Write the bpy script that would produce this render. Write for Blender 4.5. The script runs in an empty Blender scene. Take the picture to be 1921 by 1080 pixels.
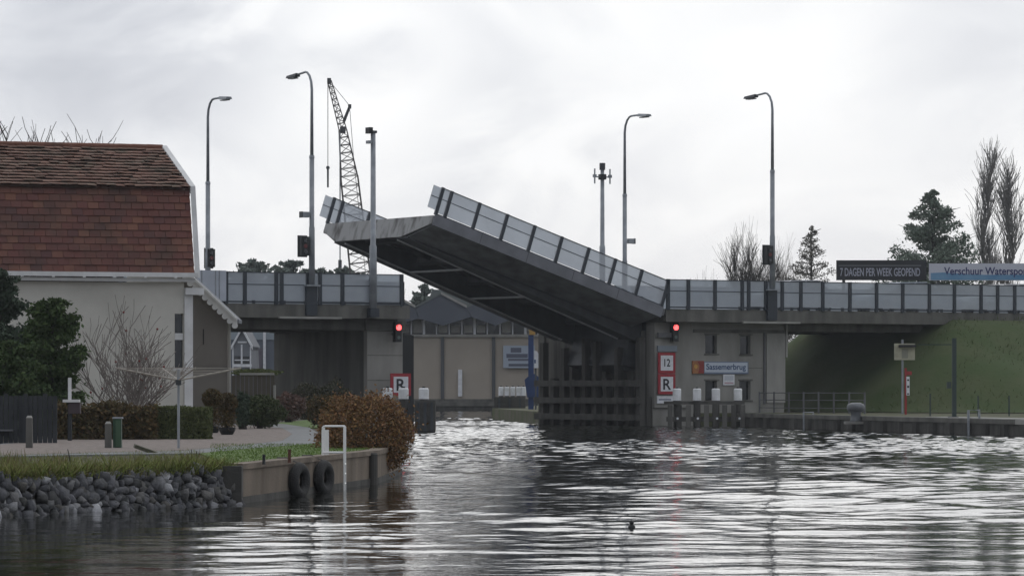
import bpy, bmesh, math, random
import numpy as np
from mathutils import Vector, Matrix

R = math.radians
random.seed(7)
NP = np.random.default_rng(11)
scene = bpy.context.scene
COL = scene.collection

# ------------------------------------------------------------------ camera
F, CX, HY, EYE = 6900.0, 960.5, 720.0, 1.75      # focal length in photo pixels, centre, horizon row, eye height
cam_d = bpy.data.cameras.new('camera')
cam_d.sensor_width = 36.0
cam_d.lens = 36.0 * F / 1921.0
cam_d.shift_y = (HY - 540.0) / 1921.0
cam_d.clip_start, cam_d.clip_end = 0.5, 9000
cam = bpy.data.objects.new('camera', cam_d)
cam.location = (0, 0, EYE)
cam.rotation_euler = (R(90), 0, 0)
COL.objects.link(cam)
scene.camera = cam

# ------------------------------------------------------------------ sky and sun
SUN_AZ, SUN_EL = R(6), R(24)
SUNV = Vector((math.sin(SUN_AZ) * math.cos(SUN_EL), math.cos(SUN_AZ) * math.cos(SUN_EL), math.sin(SUN_EL)))
world = bpy.data.worlds.new('World')
scene.world = world
world.use_nodes = True
wn, wl = world.node_tree.nodes, world.node_tree.links
wn.clear()
def wnode(t, **kw):
    n = wn.new(t)
    for k, v in kw.items(): setattr(n, k, v)
    return n
def wmath(op, a, b=None, c=None, clamp=False):
    n = wnode('ShaderNodeMath', operation=op, use_clamp=clamp)
    for i, x in enumerate((a, b, c)):
        if x is None: continue
        if isinstance(x, (int, float)): n.inputs[i].default_value = x
        else: wl.new(x, n.inputs[i])
    return n.outputs[0]
tc = wnode('ShaderNodeTexCoord')
nrm = wnode('ShaderNodeVectorMath', operation='NORMALIZE'); wl.new(tc.outputs['Generated'], nrm.inputs[0])
dirv = nrm.outputs[0]
dot = wnode('ShaderNodeVectorMath', operation='DOT_PRODUCT'); wl.new(dirv, dot.inputs[0]); dot.inputs[1].default_value = SUNV
mr = wnode('ShaderNodeMapRange', interpolation_type='SMOOTHSTEP'); wl.new(dot.outputs['Value'], mr.inputs[0])
mr.inputs[1].default_value, mr.inputs[2].default_value, mr.inputs[3].default_value, mr.inputs[4].default_value = -0.9, 0.95, 0.60, 0.93
mp = wnode('ShaderNodeMapping'); wl.new(dirv, mp.inputs[0]); mp.inputs['Scale'].default_value = (1, 1, 1.9); mp.inputs['Location'].default_value = (0.3, 0.1, 0.2)
ns = wnode('ShaderNodeTexNoise'); wl.new(mp.outputs[0], ns.inputs['Vector'])
ns.inputs['Scale'].default_value, ns.inputs['Detail'].default_value, ns.inputs['Roughness'].default_value = 15, 8, 0.52
ns.inputs['Distortion'].default_value = 0.6
cl = wnode('ShaderNodeMapRange'); wl.new(ns.outputs['Fac'], cl.inputs[0])
cl.inputs[1].default_value, cl.inputs[2].default_value, cl.inputs[3].default_value, cl.inputs[4].default_value = 0.32, 0.68, 0.86, 1.11
lum = wmath('MULTIPLY', mr.outputs[0], cl.outputs[0])
# brighter and darker banks of cloud at fixed places of the sky
for (px, py, rad, k) in [(660, 130, 260, .18), (1440, 130, 330, .10), (1130, 50, 230, .09), (150, 40, 560, -.17), (1850, 40, 300, -.06),
                         (1020, 230, 260, -.06), (400, 60, 260, -.06), (60, 230, 280, -.04), (330, 300, 240, .07), (1700, 150, 300, .05)]:
    c = Vector(((px - CX) / F, 1, (HY - py) / F)).normalized()
    sb = wnode('ShaderNodeVectorMath', operation='DISTANCE'); wl.new(dirv, sb.inputs[0]); sb.inputs[1].default_value = c
    wob = wmath('MULTIPLY', wmath('SUBTRACT', ns.outputs['Fac'], 0.5), 0.12)
    m2 = wnode('ShaderNodeMapRange', interpolation_type='SMOOTHERSTEP'); wl.new(wmath('ADD', sb.outputs['Value'], wob), m2.inputs[0])
    m2.inputs[1].default_value, m2.inputs[2].default_value, m2.inputs[3].default_value, m2.inputs[4].default_value = 0, rad * 1.25 / F, k, 0
    lum = wmath('ADD', lum, m2.outputs[0])
cr = wnode('ShaderNodeValToRGB'); wl.new(lum, cr.inputs[0])
cr.color_ramp.elements[0].position, cr.color_ramp.elements[0].color = 0.55, (0.90, 0.955, 1.085, 1)
cr.color_ramp.elements[1].position, cr.color_ramp.elements[1].color = 1.0, (0.98, 1.0, 1.03, 1)
mul = wnode('ShaderNodeVectorMath', operation='SCALE'); wl.new(cr.outputs[0], mul.inputs[0]); wl.new(lum, mul.inputs['Scale'])
bgc = wnode('ShaderNodeBackground'); wl.new(mul.outputs[0], bgc.inputs[0]); bgc.inputs[1].default_value = 1.0
sky = wnode('ShaderNodeTexSky', sky_type='NISHITA', sun_disc=False)
sky.sun_elevation, sky.sun_rotation = SUN_EL, SUN_AZ
bgs = wnode('ShaderNodeBackground'); wl.new(sky.outputs[0], bgs.inputs[0]); bgs.inputs[1].default_value = 0.06
mixw = wnode('ShaderNodeMixShader'); mixw.inputs[0].default_value = 0.95
wl.new(bgs.outputs[0], mixw.inputs[1]); wl.new(bgc.outputs[0], mixw.inputs[2])
wout = wnode('ShaderNodeOutputWorld'); wl.new(mixw.outputs[0], wout.inputs[0])

sl = bpy.data.lights.new('sun', 'SUN'); sl.energy, sl.angle, sl.color = 0.5, R(85), (1, 0.97, 0.92)
so = bpy.data.objects.new('sun', sl); so.rotation_euler = (-SUNV).to_track_quat('-Z', 'Y').to_euler(); so.location = (0, 60, 60)
COL.objects.link(so)

vs = scene.view_settings
scene.display_settings.display_device = 'sRGB'
vs.view_transform, vs.look, vs.exposure, vs.gamma = 'Standard', 'None', 0.0, 1.0
scene.cycles.use_denoising = True
scene.cycles.max_bounces, scene.cycles.transparent_max_bounces = 6, 16
scene.cycles.diffuse_bounces, scene.cycles.glossy_bounces = 3, 3

# ------------------------------------------------------------------ frames
def at(px, py, Y): return Vector(((px - CX) * Y / F, Y, EYE + (HY - py) * Y / F))
def gx(px, Y): return (px - CX) * Y / F
def gz(py, Y): return EYE + (HY - py) * Y / F
def gnd(px, py, z=0.6):
    Y = (EYE - z) * F / (py - HY); return ((px - CX) * Y / F, Y)
PHI = R(31)
BO = (5.9, 154.0)
BU, BV = (math.cos(PHI), math.sin(PHI)), (-math.sin(PHI), math.cos(PHI))
MBR = Matrix(((BU[0], BV[0], 0, BO[0]), (BU[1], BV[1], 0, BO[1]), (0, 0, 1, 0), (0, 0, 0, 1)))
def ub(px, v):
    r = (px - CX) / F
    return (r * (BO[1] + v * BV[1]) - (BO[0] + v * BV[0])) / (BU[0] - r * BU[1])
def yb(u, v): return BO[1] + u * BU[1] + v * BV[1]
def zb(px, py, v): return gz(py, yb(ub(px, v), v))
def bpt(u, v, z): return MBR @ Vector((u, v, z))
I4 = Matrix.Identity(4)

# ------------------------------------------------------------------ mesh building
class MB:
    def __init__(s, M=None): s.M, s.v, s.f = (M or I4), [], []
    def add(s, vs_, fs):
        n = len(s.v); s.v += [s.M @ Vector(p) for p in vs_]; s.f += [tuple(i + n for i in q) for q in fs]; return s
    def box(s, x0, x1, y0, y1, z0, z1):
        return s.add([(x0,y0,z0),(x1,y0,z0),(x1,y1,z0),(x0,y1,z0),(x0,y0,z1),(x1,y0,z1),(x1,y1,z1),(x0,y1,z1)],
                     [(0,3,2,1),(4,5,6,7),(0,1,5,4),(1,2,6,5),(2,3,7,6),(3,0,4,7)])
    def hexa(s, bot, top):
        return s.add(list(bot) + list(top), [(0,3,2,1),(4,5,6,7),(0,1,5,4),(1,2,6,5),(2,3,7,6),(3,0,4,7)])
    def slab(s, poly, z0, z1):                       # xy polygon raised from z0 to z1
        n = len(poly)
        return s.add([(x,y,z0) for x,y in poly] + [(x,y,z1) for x,y in poly],
                     [tuple(range(n))[::-1], tuple(range(n, 2*n))] + [(i,(i+1)%n,n+(i+1)%n,n+i) for i in range(n)])
    def xz(s, poly, y0, y1):                         # xz polygon extruded along y
        n = len(poly)
        return s.add([(x,y0,z) for x,z in poly] + [(x,y1,z) for x,z in poly],
                     [tuple(range(n)), tuple(range(n, 2*n))[::-1]] + [(i,n+i,n+(i+1)%n,(i+1)%n) for i in range(n)])
    def yz(s, poly, x0, x1):
        n = len(poly)
        return s.add([(x0,y,z) for y,z in poly] + [(x1,y,z) for y,z in poly],
                     [tuple(range(n))[::-1], tuple(range(n, 2*n))] + [(i,(i+1)%n,n+(i+1)%n,n+i) for i in range(n)])
    def tube(s, p0, p1, r0, r1=None, n=8, caps=True):
        return s.path([p0, p1], [r0, r0 if r1 is None else r1], n, caps)
    def path(s, pts, rs, n=8, caps=True):
        pts = [Vector(p) for p in pts]; vs_, fs = [], []
        up = None
        for i, p in enumerate(pts):
            d = (pts[min(i+1, len(pts)-1)] - pts[max(i-1, 0)])
            d = d.normalized() if d.length > 1e-9 else Vector((0,0,1))
            if up is None: up = Vector((0,0,1)) if abs(d.z) < 0.9 else Vector((1,0,0))
            a = d.cross(up).normalized(); b = a.cross(d).normalized(); up = b
            for k in range(n):
                t = 2*math.pi*(k+.5)/n; vs_.append(p + (a*math.cos(t) + b*math.sin(t)) * rs[i])
        for i in range(len(pts)-1):
            for k in range(n):
                fs.append((i*n+k, i*n+(k+1)%n, (i+1)*n+(k+1)%n, (i+1)*n+k))
        if caps:
            fs.append(tuple(range(n))[::-1]); fs.append(tuple(range((len(pts)-1)*n, len(pts)*n)))
        return s.add(vs_, fs)
    def lathe(s, c, prof, n=12):                     # prof: (radius, z)
        vs_, fs = [], []
        for r, z in prof:
            for k in range(n):
                t = 2*math.pi*k/n; vs_.append((c[0]+r*math.cos(t), c[1]+r*math.sin(t), c[2]+z))
        for i in range(len(prof)-1):
            for k in range(n): fs.append((i*n+k, i*n+(k+1)%n, (i+1)*n+(k+1)%n, (i+1)*n+k))
        fs.append(tuple(range(n))[::-1]); fs.append(tuple(range((len(prof)-1)*n, len(prof)*n)))
        return s.add(vs_, fs)
    def torus(s, c, ax, R0, r0, n=28, m=10, sq=1.0):
        ax = Vector(ax).normalized(); c = Vector(c)
        e1 = ax.cross(Vector((0,0,1))).normalized(); e2 = e1.cross(ax).normalized()
        vs_, fs = [], []
        for i in range(n):
            t = 2*math.pi*i/n; rd = e1*math.cos(t) + e2*math.sin(t)
            for j in range(m):
                q = 2*math.pi*j/m; vs_.append(c + rd*(R0 + r0*math.cos(q)) + ax*(r0*sq*math.sin(q)))
        for i in range(n):
            for j in range(m): fs.append((i*m+j, ((i+1)%n)*m+j, ((i+1)%n)*m+(j+1)%m, i*m+(j+1)%m))
        return s.add(vs_, fs)
    def grid_wall(s, x0, x1, z0, z1, y0, y1, holes):  # a wall in the xz plane, thickness y0..y1, with openings
        xs = sorted({x0, x1, *[h[0] for h in holes], *[h[1] for h in holes]}); zs = sorted({z0, z1, *[h[2] for h in holes], *[h[3] for h in holes]})
        inh = lambda x, z: any(h[0] < x < h[1] and h[2] < z < h[3] for h in holes)
        for a, b in zip(xs, xs[1:]):
            for c, d in zip(zs, zs[1:]):
                if inh((a+b)/2, (c+d)/2): continue
                s.add([(a,y0,c),(b,y0,c),(b,y0,d),(a,y0,d)], [(0,1,2,3)]); s.add([(a,y1,c),(b,y1,c),(b,y1,d),(a,y1,d)], [(3,2,1,0)])
        for a, b, c, d, flip in [(x0,x1,z0,z1,False)] + [(*h,True) for h in holes]:
            q = [(0,1,5,4),(1,2,6,5),(2,3,7,6),(3,0,4,7)]
            s.add([(a,y0,c),(b,y0,c),(b,y0,d),(a,y0,d),(a,y1,c),(b,y1,c),(b,y1,d),(a,y1,d)], [t[::-1] for t in q] if not flip else q)
        return s
    def build(s, name, m, parent=None, smooth=False):
        off = WL.get(parent.name, Vector((0,0,0))) if parent else Vector((0,0,0))
        me = bpy.data.meshes.new(name)
        me.from_pydata([tuple(p - off) for p in s.v], [], s.f)
        if m: me.materials.append(m)
        if smooth: me.polygons.foreach_set('use_smooth', [True]*len(me.polygons))
        me.update()
        o = bpy.data.objects.new(name, me); COL.objects.link(o)
        if parent: o.parent = parent; WL[o.name] = off
        return o
WL = {}
def tag(o, label=None, cat=None, group=None, kind=None):
    if label: o['label'] = label
    if cat: o['category'] = cat
    if group: o['group'] = group
    if kind: o['kind'] = kind
    return o
def thing(name, label, cat, loc=(0,0,0), group=None):
    o = bpy.data.objects.new(name, None); COL.objects.link(o); o.location = loc; o.empty_display_size = 0.3
    WL[o.name] = Vector(loc); return tag(o, label, cat, group)
def arr(name, m, V, Fq, parent=None, smooth=False):       # mesh from numpy arrays, faces all the same size
    off = np.array(WL.get(parent.name, (0,0,0))) if parent else np.zeros(3)
    me = bpy.data.meshes.new(name); n, k = Fq.shape
    me.vertices.add(len(V)); me.vertices.foreach_set('co', (V - off).astype(np.float32).ravel())
    me.loops.add(n*k); me.loops.foreach_set('vertex_index', Fq.astype(np.int32).ravel())
    me.polygons.add(n); me.polygons.foreach_set('loop_start', np.arange(0, n*k, k, dtype=np.int32)); me.polygons.foreach_set('loop_total', np.full(n, k, dtype=np.int32))
    if smooth: me.polygons.foreach_set('use_smooth', np.ones(n, dtype=bool))
    me.update(calc_edges=True); me.materials.append(m)
    o = bpy.data.objects.new(name, me); COL.objects.link(o)
    if parent: o.parent = parent; WL[o.name] = Vector(off)
    return o
def copy_tree(o, parent=None):
    c = o.copy(); COL.objects.link(c)
    if parent: c.parent = parent
    WL[c.name] = WL.get(o.name, Vector((0,0,0)))
    for ch in [q for q in bpy.data.objects if q.parent == o]: copy_tree(ch, c)
    return c

# ------------------------------------------------------------------ materials
def mat(name, c, rough=0.7, c2=None, scale=3.0, metal=0.0, bump=0.0, bscale=30, spec=0.4, streak=0.0, island=None, detail=5, cov=(0.35,0.65)):
    m = bpy.data.materials.new(name); m.use_nodes = True
    nt = m.node_tree; b = nt.nodes['Principled BSDF']
    b.inputs['Roughness'].default_value, b.inputs['Metallic'].default_value = rough, metal
    b.inputs['Specular IOR Level'].default_value = spec
    tcn = nt.nodes.new('ShaderNodeTexCoord'); co = tcn.outputs['Object']
    if island:
        g = nt.nodes.new('ShaderNodeNewGeometry'); r = nt.nodes.new('ShaderNodeValToRGB'); nt.links.new(g.outputs['Random Per Island'], r.inputs[0])
        el = r.color_ramp.elements
        while len(el) < len(island): el.new(0.5)
        for i, cc in enumerate(island): el[i].position = i / (len(island)-1); el[i].color = (*cc, 1)
        src = r.outputs[0]
    else:
        rgb = nt.nodes.new('ShaderNodeRGB'); rgb.outputs[0].default_value = (*c, 1); src = rgb.outputs[0]
    if c2 is not None:
        n = nt.nodes.new('ShaderNodeTexNoise'); n.inputs['Scale'].default_value, n.inputs['Detail'].default_value = scale, detail
        if streak:
            mp_ = nt.nodes.new('ShaderNodeMapping'); mp_.inputs['Scale'].default_value = (1, 1, streak); nt.links.new(co, mp_.inputs[0]); nt.links.new(mp_.outputs[0], n.inputs[0])
        else: nt.links.new(co, n.inputs[0])
        mrn = nt.nodes.new('ShaderNodeMapRange'); nt.links.new(n.outputs['Fac'], mrn.inputs[0]); mrn.inputs[1].default_value, mrn.inputs[2].default_value = cov
        mx = nt.nodes.new('ShaderNodeMix'); mx.data_type = 'RGBA'; nt.links.new(mrn.outputs[0], mx.inputs[0]); nt.links.new(src, mx.inputs[6]); mx.inputs[7].default_value = (*c2, 1)
        src = mx.outputs[2]
    nt.links.new(src, b.inputs['Base Color'])
    if bump:
        n2 = nt.nodes.new('ShaderNodeTexNoise'); n2.inputs['Scale'].default_value, n2.inputs['Detail'].default_value = bscale, 4; nt.links.new(co, n2.inputs[0])
        bp = nt.nodes.new('ShaderNodeBump'); bp.inputs['Strength'].default_value = bump; bp.inputs['Distance'].default_value = 0.03
        nt.links.new(n2.outputs['Fac'], bp.inputs['Height']); nt.links.new(bp.outputs[0], b.inputs['Normal'])
    return m
def emis(name, c, s):
    m = bpy.data.materials.new(name); m.use_nodes = True; b = m.node_tree.nodes['Principled BSDF']
    b.inputs['Base Color'].default_value = (*c, 1); b.inputs['Emission Color'].default_value = (*c, 1); b.inputs['Emission Strength'].default_value = s; return m
def glass(name, tint, dif, fac):
    m = bpy.data.materials.new(name); m.use_nodes = True; nt = m.node_tree; nt.nodes.remove(nt.nodes['Principled BSDF'])
    t = nt.nodes.new('ShaderNodeBsdfTransparent'); t.inputs[0].default_value = (*tint, 1)
    d = nt.nodes.new('ShaderNodeBsdfPrincipled'); d.inputs['Base Color'].default_value = (*dif, 1); d.inputs['Roughness'].default_value = 0.35
    n = nt.nodes.new('ShaderNodeTexNoise'); n.inputs['Scale'].default_value = 1.3; n.inputs['Detail'].default_value = 6
    tcn = nt.nodes.new('ShaderNodeTexCoord'); nt.links.new(tcn.outputs['Object'], n.inputs[0])
    mrn = nt.nodes.new('ShaderNodeMapRange'); nt.links.new(n.outputs['Fac'], mrn.inputs[0]); mrn.inputs[3].default_value, mrn.inputs[4].default_value = fac-.12, fac+.12
    mx = nt.nodes.new('ShaderNodeMixShader'); nt.links.new(mrn.outputs[0], mx.inputs[0]); nt.links.new(t.outputs[0], mx.inputs[1]); nt.links.new(d.outputs[0], mx.inputs[2])
    nt.links.new(mx.outputs[0], nt.nodes['Material Output'].inputs[0]); return m

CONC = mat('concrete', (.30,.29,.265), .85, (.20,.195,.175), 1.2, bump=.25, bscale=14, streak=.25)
CONC_D = mat('weathered_shaded_concrete', (.15,.145,.13), .9, (.08,.08,.07), 1.6, bump=.3, bscale=9, streak=.2)  # weathered concrete; on the left pier wall its dark tone paints in shade
CONC_L = mat('pale_concrete', (.36,.35,.32), .85, (.26,.255,.235), 1.5, bump=.2, bscale=16, streak=.3)
STEEL = mat('grey_painted_steel', (.14,.145,.155), .55, (.075,.075,.075), 1.6, spec=.4, streak=.3, detail=9)
STEEL_D = mat('dark_steel', (.035,.04,.045), .5, (.06,.065,.07), 1.5)
SOFF = mat('soffit_paint', (.30,.31,.32), .6, (.18,.18,.18), 1.5, streak=.4, detail=8)
STEEL_E = mat('blue_grey_edge_paint', (.165,.17,.19), .5, (.115,.12,.135), 1.3, spec=.5)
STEEL_L = mat('pale_steel_edge', (.52,.53,.53), .5, (.40,.41,.41), 2)
ENDP = mat('stained_end_plate', (.29,.29,.285), .7, (.09,.085,.08), 2.2, streak=.3, cov=(.46,.64))
POST = mat('blue_black_post', (.025,.032,.042), .45)
GALV = mat('galvanised_pole', (.32,.34,.36), .45, (.2,.215,.23), 2, metal=.25)
GLASS_L = glass('frosted_glass_panel', (.84,.88,.92), (.56,.575,.60), .56)
GLASS_F = glass('grey_tinted_glass_panel', (.66,.71,.76), (.50,.53,.56), .60)
ASPH = mat('asphalt', (.05,.05,.052), .9, (.07,.07,.07), 4)
BLACK = mat('black_plastic', (.012,.013,.014), .5)
RED_L = emis('lit_red_lens', (1.0, .09, .09), 3.2)
RED = mat('red_sign_paint', (.34,.02,.03), .5, (.26,.02,.03), 6)
WHITE = mat('white_sign_paint', (.72,.73,.75), .5, (.6,.61,.63), 5)
WCAP = mat('white_pile_cap', (.78,.79,.80), .5, (.6,.61,.6), 4)
INK = mat('black_lettering', (.015,.015,.02), .6)
TIMB = mat('dark_wet_timber', (.04,.038,.034), .85, (.085,.082,.074), 2.2, bump=.5, bscale=10, streak=.15)
TIMB_W = mat('weathered_timber', (.085,.08,.07), .85, (.04,.038,.034), 3, bump=.5, bscale=12, streak=.08)
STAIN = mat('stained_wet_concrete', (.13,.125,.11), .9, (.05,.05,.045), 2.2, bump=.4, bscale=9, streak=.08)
TIMB_L = mat('grey_weathered_timber', (.15,.145,.13), .85, (.08,.078,.07), 3, bump=.4, bscale=18, streak=.15)
GRASS = mat('grass_bank', (.048,.075,.022), .95, (.072,.088,.036), .55, bump=.6, bscale=6, detail=9)
SOIL = mat('garden_soil', (.05,.042,.03), .95, (.08,.07,.05), 2.5, bump=.4, bscale=12)
NAVY = mat('slate_roof_panel', (.085,.095,.115), .6, (.07,.08,.10), .5)
DGLASS = mat('dark_window_glass', (.012,.014,.016), .12, spec=.6)

# ================================================================== WATER
def make_water():
    m = bpy.data.materials.new('canal_water'); m.use_nodes = True; nt = m.node_tree; b = nt.nodes['Principled BSDF']
    b.inputs['Base Color'].default_value = (.011,.012,.009,1); b.inputs['Roughness'].default_value = .04; b.inputs['IOR'].default_value = 1.333
    t = nt.nodes.new('ShaderNodeTexCoord'); n = nt.nodes.new('ShaderNodeTexNoise'); n.inputs['Scale'].default_value, n.inputs['Detail'].default_value = 3.4, 4
    nt.links.new(t.outputs['Object'], n.inputs[0]); bp = nt.nodes.new('ShaderNodeBump'); bp.inputs['Strength'].default_value = .11; bp.inputs['Distance'].default_value = .05
    nt.links.new(n.outputs['Fac'], bp.inputs['Height']); nt.links.new(bp.outputs[0], b.inputs['Normal'])
    xs = np.concatenate([[-3000,-600,-120,-40,-18], np.arange(-10.5, 25.0, .13), [32,60,200,800,3000]])
    ys = np.concatenate([[-200,-40,5,22], np.arange(30, 168, .13), np.arange(168.3, 246, .35), [260,320,600]])
    X, Y = np.meshgrid(xs, ys); Z = np.zeros_like(X)
    rg = np.random.default_rng(5)
    # slow patches of rougher and calmer water
    A = np.zeros_like(X)
    for _ in range(14):
        L = rg.uniform(6, 28); th = rg.uniform(0, 6.28); A += np.sin((X*np.cos(th)*1.0 + Y*np.sin(th)*.6) * 6.283 / L + rg.uniform(0, 6.28))
    near = np.clip((74 - Y)/14, 0, 1)
    A = np.clip(.80 + (.07 + .06*near)*A, .4, 1.35) * (1 + .45*(1-near))
    A *= 1 - .50*np.exp(-((X - 1.2 - .03*(Y-50))/2.6)**2 - ((Y - 55)/8.5)**2)     # slick left behind the boat
    calm = 1/(1+np.exp(-((X + 3.4 - .03*(Y-40))/.7)))                  # sheltered strip along the garden bank
    calm = np.where(Y > 75, 1, .22 + .78*calm)
    far = np.clip((Y - 60)/60, 0, 1)
    for i in range(80):
        L = .28 * (2.6/.28) ** (i/79.0) * rg.uniform(.9, 1.1)
        th = rg.normal(1.45, .75) if L > .9 else rg.uniform(0, 6.283)
        k = 6.283/L; slope = .0040 if L > 1.3 else .0050
        a = slope/k * (1.0 + 2.2*far if L < 1.0 else 1.0 + .3*far)
        ph = rg.uniform(0, 6.283)
        wx = .25*np.sin(.21*X + .13*Y + i) + .25*np.sin(.34*Y - .11*X + 2*i)
        Z += a*np.sin(k*(X*np.cos(th) + Y*np.sin(th) + wx) + ph)
    # wake left by a passing boat: a long slanting swell
    WK = np.zeros_like(X)
    d = (Y - 73) + 2.63*(X + 2.1) + .8*np.sin(X*.9); WK += .045*np.exp(-(d/2.4)**2)*np.clip((X+3)/2,0,1) - .03*np.exp(-((d-4.5)/2.6)**2)
    d = (Y - 49.3) + 1.3*(X + .4) + .5*np.sin(X*1.7); WK += .024*np.exp(-(d/1.4)**2)*np.exp(-((X-.3)/2.2)**2)
    d = (Y - 86) + 2.9*(X + 1.5); WK += .035*np.exp(-(d/3.2)**2)*np.clip((X+2)/2,0,1)
    fade = np.clip((X+18)/7, 0, 1)*np.clip((32-X)/7, 0, 1)*np.clip((Y-22)/8, 0, 1)*np.clip((255-Y)/10, 0, 1)
    Z = (Z*A + WK)*calm*fade
    V = np.stack([X, Y, Z], -1).reshape(-1, 3); ny, nx = X.shape
    idx = np.arange(nx*ny).reshape(ny, nx)
    Q = np.stack([idx[:-1,:-1], idx[:-1,1:], idx[1:,1:], idx[1:,:-1]], -1).reshape(-1, 4)
    tag(arr('water', m, V, Q, smooth=True), kind='structure')
make_water()

# ================================================================== TERRAIN
BANK = [(-16,38.0), (-9.2,45.2), (-6.75,49.2), (-4.1,53.8), (-2.5,65.0), (-2.35,72), (-3.3,82), (-4.6,102), (-5.7,130), (-6.0,146)]
gp = BANK + [(-5.2,148), (-9.9,154.5), (-11.5,175), (-12,241.5), (-1500,241.5), (-1500,38)]
tag(MB().slab(gp, -1.0, .55).build('ground', SOIL), kind='structure')
QUAY = [(9.45,151.2), (17.1,123.2), (30,76)]
gp = [(1500,76)] + QUAY[::-1] + [(9.6,156.2), (5.95,154.05), (1.2,162.0), (-1,185), (5,241.5), (1500,241.5)]
tag(MB().slab(gp, -1.0, .53).build('ground', mat('quay_ground', (.06,.075,.025), .95, (.10,.09,.06), .8, bump=.3)), kind='structure')
tag(MB().slab([(-3000,241.5),(3000,241.5),(3000,6000),(-3000,6000)], -1.0, .5).build('ground', SOIL), kind='structure')

# lawn, gravel and paved edge in the garden
LAWN = mat('lawn', (.10,.155,.035), .95, (.075,.12,.028), 1.5, bump=.5, bscale=25)
GRAV = mat('pinkish_gravel', (.25,.21,.185), .95, (.16,.135,.12), 9, bump=.6, bscale=40, detail=8)
PAVE = mat('grey_paving', (.20,.205,.205), .9, (.15,.155,.155), 3)
def flat(name, pts, m, z0, z1):
    return tag(MB().slab(pts, z0, z1).build(name, m), kind='structure')
lawn = [(-4.25,54.6), (-2.75,64.4), (-2.6,71.5), gnd(600,826), gnd(480,832), gnd(370,845)]
flat('lawn', lawn, LAWN, .5, .575)
path_o = [gnd(0,853), gnd(150,850), gnd(370,847), gnd(470,838), gnd(590,829), gnd(600,812), gnd(580,800), gnd(530,793), gnd(400,790), gnd(300,796), gnd(0,830)]
flat('path', path_o, PAVE, .5, .579)
grav = [gnd(0,851), gnd(150,847), gnd(350,842), gnd(455,832), gnd(530,824), gnd(548,812), gnd(530,801), gnd(480,797), gnd(400,795), gnd(300,800), gnd(0,832)]
flat('gravel', grav, GRAV, .5, .584)
flat('lawn', [gnd(520,800), gnd(600,800), gnd(640,790), gnd(600,784), gnd(520,790)], LAWN, .5, .572)

# grassy embankment that carries the road to the bridge
def embankment():
    nu, nv = 120, 90; us = np.linspace(2, 95, nu) ; us = 2 + (np.linspace(0,1,nu)**1.5)*93; vv = np.linspace(-16, 26, nv)
    U, Vv = np.meshgrid(us, vv)
    du = np.maximum(0, 14.7 - U); dv = np.maximum(0, np.maximum(-1.5 - Vv, Vv - 8.6))
    ds = np.hypot(1.5*du, dv)
    Z = 4.62 - ds/1.8 + .09*np.sin(U*1.3+Vv*.7)*np.clip(ds,0,1) + .06*np.sin(U*.6-Vv*2.1)*np.clip(ds,0,1) + NP.normal(0,.025,U.shape)*np.clip(ds,0,1)
    Z = np.where((du == 0) & (dv == 0), 4.55, Z); Z = np.maximum(Z, .56)
    X = BO[0] + U*BU[0] + Vv*BV[0]; Y = BO[1] + U*BU[1] + Vv*BV[1]
    V = np.stack([X, Y, Z], -1).reshape(-1,3); idx = np.arange(nu*nv).reshape(nv, nu)
    Q = np.stack([idx[:-1,:-1], idx[:-1,1:], idx[1:,1:], idx[1:,:-1]], -1).reshape(-1,4)
    keep = (V[Q][:,:,2].max(1) > .565)
    o = arr('embankment', GRASS, V, Q[keep], smooth=True); tag(o, kind='structure')
    # tufts of grass
    n = 26000; u = NP.uniform(3, 60, n); v = NP.uniform(-16, -1.3, n)
    ds = np.hypot(1.5*np.maximum(0,14.7-u), np.maximum(0,-1.5-v)); z = 4.62 - ds/1.8; k = (z > .5) & ~((u < 14.1) & (v > -1.0)); u, v, z = u[k], v[k], z[k]; n = len(u)
    x = BO[0]+u*BU[0]+v*BV[0]; y = BO[1]+u*BU[1]+v*BV[1]
    blades('grass', np.stack([x,y,z-.02],-1), .06, .20, .03, GR_E)
def blades(name, P, h0, h1, w, m, lean=.5, parent=None):
    n = len(P); h = NP.uniform(h0, h1, n); th = NP.uniform(0, 6.283, n); ln = NP.normal(0, lean, (n,2))*h[:,None]
    dx = np.stack([np.cos(th), np.sin(th), np.zeros(n)], -1)*w*.5*NP.uniform(.6,1.4,(n,1))
    top = P + np.stack([ln[:,0], ln[:,1], h], -1)
    V = np.stack([P-dx, P+dx, top], 1).reshape(-1,3); Q = np.arange(3*n).reshape(n,3)
    o = arr(name, m, V, Q, parent)
    return tag(o, kind='stuff') if not parent else o
GR_E = mat('embankment_grass', None, .9, island=[(.055,.08,.026),(.075,.10,.034),(.085,.085,.04),(.065,.095,.03)], spec=.1)
GR_W = mat('bank_weeds', None, .9, island=[(0.111,0.150,0.034),(0.195,0.247,0.058),(0.260,0.247,0.098),(0.143,0.195,0.046),(0.169,0.130,0.065),(0.221,0.221,0.078)], spec=.1)
embankment()

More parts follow.
